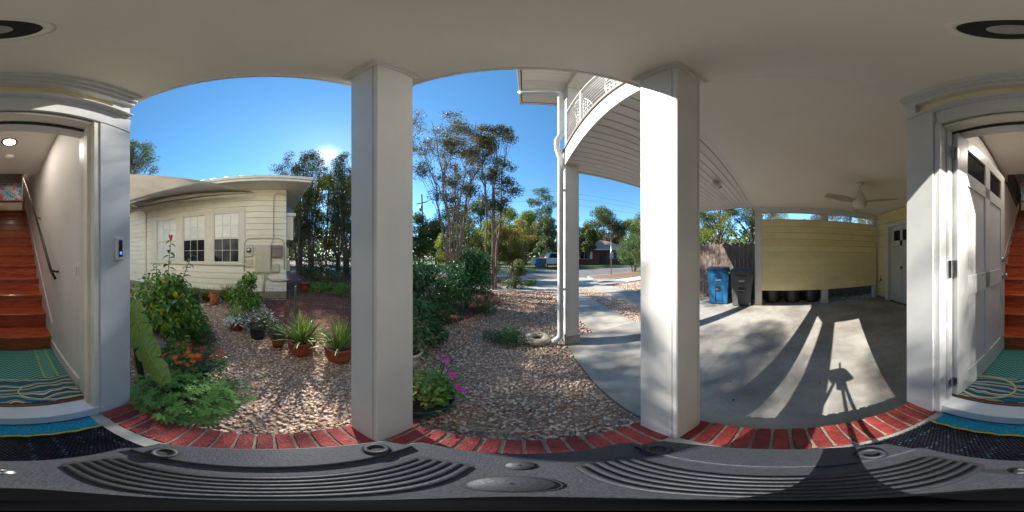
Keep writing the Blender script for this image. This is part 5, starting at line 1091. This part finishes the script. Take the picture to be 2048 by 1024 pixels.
for p_ in ((.10, .34, .80), (.25, .30, .55), (.0, .10, 1.05), (.18, .42, .62), (-.02, .22, .72), (.15, .0, .75), (.28, .15, .66), (.05, .30, .92), (.12, .18, .52), (-.05, .35, .88), (.2, .2, .70), (-.1, -.05, .62), (.22, .05, .45), (.0, .42, .70)): link('leaf', ly_, hib, p_, (0, random.uniform(.9, 1.4), random.uniform(-.5, .8)), (.10,) * 3, ).__setitem__('label', 'yellowed leaf')
fb = MB()
for k in range(6):
    a = 6.283 * k / 6; fb.add([(.006 * math.cos(a + s), .006 * math.sin(a + s), 0) for s in (-.5, .5)] + [(.022 * math.cos(a + .4), .022 * math.sin(a + .4), .055), (.014 * math.cos(a), .014 * math.sin(a), .075), (.02 * math.cos(a - .4), .02 * math.sin(a - .4), .055)], [(0, 1, 2, 3, 4)])
o = fb.build('flower', M['f_red'], hib, False, (-.14, .10, 1.60)); o.scale = (1.5, 1.5, 1.3)
bush('low_green_plant', 'bright green low plant below the hibiscus', -1.45, -1.02, [(0, 0, .15, .18), (.05, .2, .13, .15), (-.1, -.15, .25, .2), (-.05, .1, .3, .15)], 'l_lime', 700, .05, shape=LS)
bush('herb_patch', 'olive-green fine-leaved herb patch on the gravel right of the hibiscus', -1.95, -1.02, [(0, 0, .08, .2), (.05, .22, .06, .15), (-.2, -.1, .10, .2), (-.25, .12, .12, .2), (-.45, 0, .12, .18)], 'l_herb', 3600, .035, stem_r=.003)
# wicker chair, mostly hidden behind the pier
wc = thing('wicker_chair', 'grey wicker chair with a rounded back, half hidden by the left pier', 'chair', (-1.42, -1.42, G), R(35))
bk = MB()
for k in range(22):
    a = math.pi * (k - 2) / 17
    bk.tube([(.30 * math.cos(math.pi * k / 21), -.12 - .10 * math.sin(math.pi * k / 21), .30), (.27 * math.cos(math.pi * k / 21), -.10 - .14 * math.sin(math.pi * k / 21), .42 + .36 * math.sin(math.pi * k / 21))], .013, 5)
bk.build('woven_back', mat('grey_wicker', (.20, .19, .18), (.14, .13, .125), scale=60, rough=.7), wc, True)
MB().tube([(.28 * math.cos(math.pi * k / 21), -.10 - .14 * math.sin(math.pi * k / 21), .42 + .37 * math.sin(math.pi * k / 21)) for k in range(22)], .022, 8).build('back_rim', bpy.data.materials['grey_wicker'], wc, True)
MB().box(-.27, .27, -.12, .35, .27, .32, .02).build('seat', bpy.data.materials['grey_wicker'], wc)
for sx in (-.24, .24):
    for sy in (-.08, .31): MB().tube([(sx, sy, 0), (sx, sy, .28)], .018, 6).build('leg', bpy.data.materials['grey_wicker'], wc)
# banana leaf plant
bp_ = thing('banana_plant', 'broad yellow-green banana leaf leaning out beside the left pier', 'plant', (-1.02, -.98, G))
P0, P1, P2 = Vector((.12, .0, 1.02)), Vector((.17, .14, .66)), Vector((.215, .40, .40)); bez = lambda t: P0 * (1 - t) ** 2 + P1 * 2 * t * (1 - t) + P2 * t * t
cuts = [0, .13, .25, .40, .52, .66, .80, 1.0]
for q in range(7):
    v = []; f = []; t0, t1 = cuts[q], cuts[q + 1]
    for i in range(6):
        t = t0 + (t1 - t0) * i / 5; c = bez(t); d = (bez(min(1, t + .01)) - bez(max(0, t - .01))).normalized(); s_ = d.cross(Vector((.70, .66, .25))).normalized()
        w_ = .085 * (max(0, math.sin(math.pi * (t * .80 + .14))) ** .5); e_ = .012 * (1 if i in (0, 5) else 0); up = s_.cross(d) * (.02 + .012 * (q % 2)); sh = d * (.02 + .012 * (q % 3))
        v += [tuple(c + s_ * (w_ - e_) - up + sh), tuple(c + s_ * w_ * .5 - up * .2 + sh * .5), tuple(c), tuple(c - s_ * w_ * .5 - up * .2 + sh * .5), tuple(c - s_ * (w_ - e_) * (1 + .3 * (i / 5 if q % 2 else 1 - i / 5)) - up + sh)]
    for i in range(5):
        for j in range(4): a = i * 5 + j; f.append((a, a + 1, a + 6, a + 5))
    MB().add(v, f).build('leaf_strip', M['l_ban'], bp_, True)
MB().tube([(0, 0, 0), (.02, -.08, .55), tuple(P0)], [.035, .025, .01], 8).build('stem', M['stem'], bp_, True)
MB().tube([tuple(P0 * (1 - t) ** 2 + P1 * 2 * t * (1 - t) + P2 * t * t + Vector((0, 0, .003))) for t in np.linspace(0, .95, 12)], .006, 5).build('midrib', M['l_aloe'], bp_, True)
# geranium with lobed leaves
def lobed():
    v = [(0, 0, 0)]; f = []
    angs = np.linspace(-2.3, 2.3, 7)
    for a in angs:
        c, s = math.cos(a), math.sin(a); r_ = 1.0 - .22 * abs(a) / 2.3; n = len(v)
        pts = [(.28, .085), (.55, .20), (.60, .10), (.82, .17), (1.0, .0), (.82, -.17), (.60, -.10), (.55, -.20), (.28, -.085)]
        v += [((x * c - y * s) * r_ + .0, (x * s + y * c) * r_, .10 * x * x - .3 * x * x * x * .6) for x, y in pts]
        for q in ((0, n, n + 8), (n, n + 1, n + 7), (n, n + 7, n + 8), (n + 1, n + 2, n + 6), (n + 1, n + 6, n + 7), (n + 2, n + 3, n + 5), (n + 2, n + 5, n + 6), (n + 3, n + 4, n + 5)): f.append(q)
    return v, f
LV, LF = lobed()
ge = thing('scented_geranium', 'lobed-leaf scented geranium spilling from a grey pot at the brick edge', 'potted plant', (-.90, -.60, G))
pot(ge, .085, .115, .17, 'potgrey')
gm = MB().add(LV, LF).mesh(M['l_ger'], False, 'leaf')
st_ = MB()
for i in range(230):
    a = i * 2.399; rr = .31 * math.sqrt((i + .5) / 230); z = .35 - rr * .50 + random.uniform(-.08, .06); x_, y_ = rr * math.cos(a) * 1.0 + .0, rr * math.sin(a) * 1.15 + .06
    if x_ + (-.90) > -.67 and y_ - .60 < -.73: continue
    l_ = random.uniform(.038, .062)
    link('leaf', gm, ge, (x_, y_, max(.12, z)), (random.uniform(-.5, .5), random.uniform(-.1, .7), a), (l_,) * 3)
    if i % 2 == 0: st_.tube([(random.uniform(-.04, .04), random.uniform(-.04, .04), .14), (x_ * .6, y_ * .6, z * .8 + .05), (x_, y_, max(.05, z))], .0028, 4, False)
st_.build('stems', M['stem'], ge)
ge2 = thing('scented_geranium', 'paler sprawling geranium on the gravel right of the grey pot', 'plant', (-1.14, -.40, G))
gm2 = MB().add(LV, LF).mesh(M['l_bush'], False, 'leaf'); st_ = MB()
for i in range(110):
    a = i * 2.399; rr = .24 * math.sqrt((i + .5) / 110); z = .12 - rr * .25 + random.uniform(-.04, .07); x_, y_ = rr * math.cos(a), rr * math.sin(a) * 1.2; l_ = random.uniform(.03, .052)
    link('leaf', gm2 if i % 3 else gm, ge2, (x_, y_, max(.03, z)), (random.uniform(-.5, .5), random.uniform(-.1, .6), a), (l_,) * 3)
    if i % 3 == 0: st_.tube([(0, 0, 0), (x_, y_, max(.03, z))], .0022, 4, False)
st_.build('stems', M['stem'], ge2)
mg = thing('marigold_pot', 'dark pot of orange marigolds behind the geranium', 'potted plant', (-1.22, -.74, G)); pot(mg, .09, .12, .16, 'potgrey')
n = 500; a = U(0, 6.28, n); rr = .2 * np.sqrt(U(0, 1, n))
scatter('foliage', LEAF_V, LEAF_F, np.stack([rr * np.cos(a), rr * np.sin(a), .30 + U(-.14, .06, n)], 1), rotm(a, U(-.5, .9, n), U(-.8, .8, n)), U(.025, .05, n), M['l_herb'], mg, kind='stuff')
flowers(mg, [(.08, .02, .41), (.10, .06, .37), (.06, .10, .42), (.02, .14, .43), (.0, .10, .45), (.05, .16, .39), (-.02, .18, .42), (.06, -.10, .38), (.09, .13, .36)], .033, 'f_oran', 12)
rd = thing('red_flower_pot', 'pot of crimson flowers beside the orange marigolds', 'potted plant', (-1.46, -.60, G)); pot(rd, .09, .12, .16, 'potblue')
n = 700; a = U(0, 6.28, n); rr = .22 * np.sqrt(U(0, 1, n))
scatter('foliage', LEAF_V, LEAF_F, np.stack([rr * np.cos(a), rr * np.sin(a), .22 + U(-.1, .06, n)], 1), rotm(a, U(-.5, .9, n), U(-.8, .8, n)), U(.025, .05, n), M['l_dark'], rd, kind='stuff')
flowers(rd, [(random.uniform(-.05, .20), random.uniform(-.24, .20), .31 + random.uniform(-.08, .12)) for _ in range(34)], .028, 'f_crim', 8)
# ---- blue bowl with vinca beside the column
bb = thing('blue_bowl_planter', 'blue glazed bowl with lime foliage and magenta vinca behind the middle column', 'potted plant', (-.60, .84, G)); bowlpot(bb, .195, .19, 'potblue')
LC = leaf_shape(.55, 4, .3, .15)
n = 420; P_ = np.array([-.05, -.03, .33]) + RNG.normal(0, 1, (n, 3)) * np.array([.07, .07, .06]); scatter('lime_foliage', *LC, P_, rotm(U(0, 6.28, n), U(-.5, .7, n), U(-.6, .6, n)), U(.025, .045, n), M['l_coleus'], bb, sm=True, kind='stuff')
n = 700; P_ = np.array([.09, .05, .29]) + RNG.normal(0, 1, (n, 3)) * np.array([.06, .07, .10]); P_[:, 2] = np.maximum(P_[:, 2], .19); scatter('vinca_foliage', *LC, P_, rotm(U(0, 6.28, n), U(-.6, .8, n), U(-.6, .6, n)), U(.025, .048, n), M['l_ger'], bb, sm=True, kind='stuff')
flowers(bb, [(.24, .03, .37), (.26, .045, .35), (.225, .04, .39), (.22, .07, .40), (.25, .02, .39), (.18, .03, .53), (.155, .05, .55), (.20, .02, .52), (.14, .05, .62), (.12, .10, .58), (.08, .14, .60), (.05, .16, .55)], .030, 'f_mag', 5, cup=.15)
MB().tube([(.08, .08, .14), (.15, .10, .25), (.2, .03, .27)], .004, 5, False).tube([(.05, .05, .14), (.10, .05, .35), (.16, .04, .54)], .004, 5, False).tube([(.05, .05, .14), (.08, .06, .35), (.13, .06, .61)], .004, 5, False).build('stems', M['stem'], bb)
vp = thing('white_planter', 'pale planter half hidden behind the middle column', 'potted plant', (-1.12, 1.34, G)); pot(vp, .10, .13, .24, 'creamtrim')
n = 500; P_ = np.array([.02, .02, .42]) + RNG.normal(0, 1, (n, 3)) * np.array([.09, .09, .12]); scatter('foliage', *LC, P_, rotm(U(0, 6.28, n), U(-.6, .8, n), U(-.6, .6, n)), U(.03, .06, n), M['l_herb'], vp, sm=True, kind='stuff')
pk_ = thing('pink_flower_stems', 'thin leaning stems with small pink flowers in the gravel', 'plant', (-.82, 1.45, G))
st_ = MB(); tips_ = [(.10, .12, .42), (.20, .10, .44), (.22, .12, .42), (.25, .10, .40)]
for t_ in tips_: st_.tube([(0, 0, 0), (t_[0] * .4, t_[1] * .4, t_[2] * .6), t_], .003, 4, False)
st_.build('stems', M['stem'], pk_); flowers(pk_, [t_ for t_ in tips_ for _ in range(2)], .018, 'f_crim', 5)

# ================================================================== ACROSS THE ROAD
rh = thing('brick_house', 'red brick ranch house with a pinkish hipped roof across the road', 'house', (11.5, 26, G))
RB = mat('far_red_brick', (.28, .075, .05), (.22, .06, .04), scale=5, rough=.9)
MB().box(-7, 7, -2.2, 5, 0, 2.5).build('wall', RB, rh)
MB().add([(-7.6, -2.9, 2.5), (7.6, -2.9, 2.5), (7.6, 5.6, 2.5), (-7.6, 5.6, 2.5), (-3.4, 1.3, 4.3), (3.4, 1.3, 4.3)], [(0, 1, 5, 4), (1, 2, 5), (2, 3, 4, 5), (3, 0, 4), (3, 2, 1, 0)]).build('roof', mat('pink_shingles', (.40, .24, .18), (.33, .2, .155), scale=8, rough=.9), rh)
for xx, ww in ((-5.0, 1.0), (-2.2, 1.4), (3.8, 1.4)):
    wn = MB().box(xx - ww, xx + ww, -2.26, -2.19, .9, 2.1).build('window', M['creamtrim'], rh)
    for k in range(4): MB().box(xx - ww + .06 + k * ww / 2, xx - ww + ww / 2 - .04 + k * ww / 2, -2.29, -2.261, .96, 2.04).build('pane', M['glassdark'] if k % 3 else M['blind'], wn)
MB().box(.6, 1.7, -2.28, -2.19, 0, 2.1).build('door', M['gap'], rh); MB().box(-7.55, 7.55, -2.93, -2.88, 2.35, 2.52).build('fascia', M['white'], rh)
rh2 = thing('far_house', 'brown-roofed house behind the hedge and utility pole', 'house', (-11.5, 26, G))
MB().box(-3.5, 3.5, 0, 6, 0, 2.3).build('wall', mat('far_tan_wall', (.35, .2, .14), (.3, .17, .12), rough=.9), rh2)
MB().add([(-4, -.5, 2.3), (4, -.5, 2.3), (4, 6.5, 2.3), (-4, 6.5, 2.3), (0, -.5, 4.1), (0, 6.5, 4.1)], [(0, 1, 4), (1, 2, 5, 4), (2, 3, 5), (3, 0, 4, 5), (3, 2, 1, 0)]).build('roof', mat('brown_shingles', (.22, .12, .085), (.18, .10, .07), rough=.9), rh2)
MB().box(-1, 1, -.06, -.001, .9, 2.0).build('window', M['glassdark'], rh2)
# white pickup
x, y = at(1106, 19.5)
pu = thing('pickup_truck', 'white pickup parked in the shade under trees across the road', 'truck', (x, y, G), R(5))
prof = [(-2.6, .5), (2.6, .5), (2.65, .95), (1.6, 1.08), (1.1, 1.12), (.55, 1.75), (-.6, 1.78), (-.85, 1.15), (-2.6, 1.12)]
MB().add([(a, -.9, b) for a, b in prof] + [(a, .9, b) for a, b in prof], [tuple(range(9)), tuple(range(17, 8, -1))] + [(i, 9 + i, 9 + (i + 1) % 9, (i + 1) % 9) for i in range(9)]).build('body', M['whiteg'], pu)
for s in (-1, 1): MB().add([(a, s * q, b) for q in (.905, .899) for a, b in ((1.0, 1.15), (.52, 1.68), (-.55, 1.70), (-.72, 1.18))], [(3, 2, 1, 0), (4, 5, 6, 7)]).build('side_window', M['glassdark'], pu)
for wx in (-1.7, 1.75):
    for s in (-1, 1): MB().tube([(wx, s * .72, .38), (wx, s * .93, .38)], .38, 20).build('wheel', M['black'], pu)
for i, (px, mm, lab) in enumerate(((1078, 'binblue', 'small blue bin by the kerb across the road, left one'), (1086, 'bingrey', 'small grey-blue bin by the kerb across the road, right one'))):
    x, y = at(px, 18.0); o = MB().add([(-.26, -.26, 0), (.26, -.26, 0), (.26, .26, 0), (-.26, .26, 0), (-.32, -.34, 1.0), (.32, -.34, 1.0), (.32, .34, 1.0), (-.32, .34, 1.0), (-.30, -.3, 1.08), (.30, -.3, 1.08), (.30, .34, 1.1), (-.30, .34, 1.1)], [(3, 2, 1, 0), (0, 1, 5, 4), (1, 2, 6, 5), (2, 3, 7, 6), (3, 0, 4, 7), (4, 5, 9, 8), (5, 6, 10, 9), (6, 7, 11, 10), (7, 4, 8, 11), (8, 9, 10, 11)]).build('kerbside_bin', M[mm], None, False, (x, y, G + .02)); tag(o, lab, 'bin')
# street sign
sg = thing('street_sign', 'grey sign post with a sign seen edge-on on the mulch island', 'sign', (6.0, 10.05, G))
MB().tube([(0, 0, 0), (0, 0, 2.55)], .035, 8).build('post', M['steel'], sg, True)
MB().rbox((0, 0, 2.2), (.02, .6, .6), Matrix.Rotation(R(-28), 3, 'Z')).build('sign_plate', M['steel'], sg)
MB().rbox((0, 0, 2.66), (.02, .75, .17), Matrix.Rotation(R(-40), 3, 'Z')).build('name_plate', M['steel'], sg)
# utility pole and wires
x, y = at(847, 27)
up_ = thing('utility_pole', 'dark wooden utility pole with transformer seen beside the middle column', 'pole', (x, y, G))
MB().tube([(0, 0, 0), (-.35, 0, top(388, 27))], [.17, .12], 10).build('pole', M['bark'], up_, True)
MB().rbox((-.3, 0, top(404, 27) - .1), (2.2, .12, .14)).build('crossarm', M['bark'], up_)
MB().lathe([(.001, 0), (.24, 0), (.24, .8), (.001, .85)], 14, (-.65, .1, top(420, 27))).build('transformer', M['steel'], up_, True)
for k, (dz, dd) in enumerate(((0, 0), (-.45, .8), (-1.7, 0))):
    z0 = top(394, 27) + dz + G
    pts = []
    a_, b_ = Vector((x, y + dd, z0)), Vector((34, 24 + dd, z0 + .6 - k * .2))
    for t in np.linspace(0, 1, 20): q = a_.lerp(b_, t); q.z -= .8 * 4 * t * (1 - t); pts.append(tuple(q))
    o = MB().tube(pts, .014, 4, False).build('power_line', M['black']); tag(o, ['highest overhead wire crossing above the road', 'second overhead wire just below the highest', 'lowest overhead wire above the trees across the road'][k], 'wire', 'overhead wires')

# ================================================================== TRIPOD HEAD BELOW THE CAMERA
SC = .32; TZ = H - .32
tp_ = thing('tripod', 'dark grey tripod with ribbed top plate standing on the doormat at the viewpoint', 'tripod', (0, 0, TZ))
def rr_poly(x0, x1, y0, y1, r, n=5):
    p_ = []
    for cx, cy, a0 in ((x1 - r, y1 - r, 0), (x0 + r, y1 - r, 90), (x0 + r, y0 + r, 180), (x1 - r, y0 + r, 270)):
        for k in range(n + 1): a = R(a0 + 90 * k / n); p_.append(((cx + r * math.cos(a)) * SC, (cy + r * math.sin(a)) * SC))
    return p_
def tpart(nm, poly, z0, z1, m, b=.0015):
    t_ = MB().prism(poly, z0, z1); o = t_.build(nm, M[m], tp_)
    if b: md = o.modifiers.new('b', 'BEVEL'); md.width = b; md.segments = 2; md.limit_method = 'ANGLE'
    return o
tpart('plate', rr_poly(-.288, .288, -.325, .375, .04), -.012, 0, 'metalblack')
for s in (-1, 1):
    xa, xb = sorted((s * .085, s * .222))
    tpart('rib_tray', rr_poly(xa, xb, -.292, .292, .03), .0, .0008, 'black', 0)
    for k in range(6):
        xc = s * (.096 + k * .0225)
        L0 = .280 - (.012 if k in (0, 5) else 0)
        MB().tube([(xc * SC, -L0 * SC, .0012), (xc * SC, L0 * SC, .0012)], .0082 * SC, 8).build('rib', M['metalblack'], tp_, True)
    # outer beam, bowed outwards
    bw = [];
    for k in range(13):
        y_ = -.30 + .63 * k / 12; bow = .045 * (1 - ((y_ - .015) / .32) ** 2); bw.append((s * (.262 + bow * .25) * SC, y_ * SC))
    for k in range(12, -1, -1):
        y_ = -.27 + .57 * k / 12; bow = .055 * (1 - ((y_ - .015) / .29) ** 2); bw.append((s * (.345 + bow) * SC, y_ * SC))
    if s > 0: bw = bw[::-1]
    tpart('side_beam', bw, -.004, .008, 'metalblack', .002)
for bx, by in ((-.297, -.218), (-.311, .245), (.288, .267), (.306, -.194)):
    bo = MB().lathe([(.034, .0), (.034, .0035), (.028, .0045), (.020, .0045), (.017, .0015)], 24).build('ring_bolt', M['metalblack'], tp_, True, (bx * SC, by * SC, .0082)); bo.scale = (.32, .32, 1)
    MB().lathe([(.001, .001), (.017, .001)], 20).build('bolt_hole', M['black'], bo); MB().lathe([(.034, .0003), (.039, .0003)], 24).build('bolt_gap', M['black'], bo)
for cx, cy, r_, nm in ((-.006, .292, .028, 'round_cover'), (-.012, .172, .050, 'level_cap')):
    o = MB().lathe([(.001, .0022), (r_ * SC * .9, .002), (r_ * SC, .0006), (r_ * SC, 0)], 28).build(nm, M['metalblack'], tp_, True, (cx * SC, cy * SC, .0003)); MB().lathe([(r_ * SC * 1.0, .0006), (r_ * SC * 1.07, .0006)], 28).build('cap_gap', M['black'], o)
MB().lathe([(.001, .004), (.006, .0035), (.0075, .0)], 16).build('screw', M['steel'], tp_, True, (.0045, -.253 * SC, .0004))
tpart('slot', [(.006, -.080), (.012, -.084), (.026, -.082), (.028, -.079), (.024, -.076), (.010, -.0755)], .0002, .0009, 'black', 0)
MB().lathe([(.017, 0), (.015, .03), (.012, .12), (.010, .18), (.001, .18)], 24).build('centre_post', M['matt'], tp_, True, (0, .0, 0))
o = MB().lathe([(.001, .0022), (.024, .0022), (.024, .0)], 32).build('post_collar', M['matt'], tp_, False, (.0, -.008, .0003)); o.scale = (.95, 1.6, 1)
MB().lathe([(.001, -.16), (.03, -.16), (.035, -.06), (.045, -.0125)], 20).build('spider', M['darkmetal'], tp_, True)
for a in (60, 180, 300):
    c, s = math.cos(R(a)), math.sin(R(a)); MB().tube([(.04 * c, .04 * s, -.05), (.16 * c, .16 * s, -.5), (.27 * c, .27 * s, -TZ + .02)], [.016, .013, .010], 8).build('leg', M['darkmetal'], tp_, True)
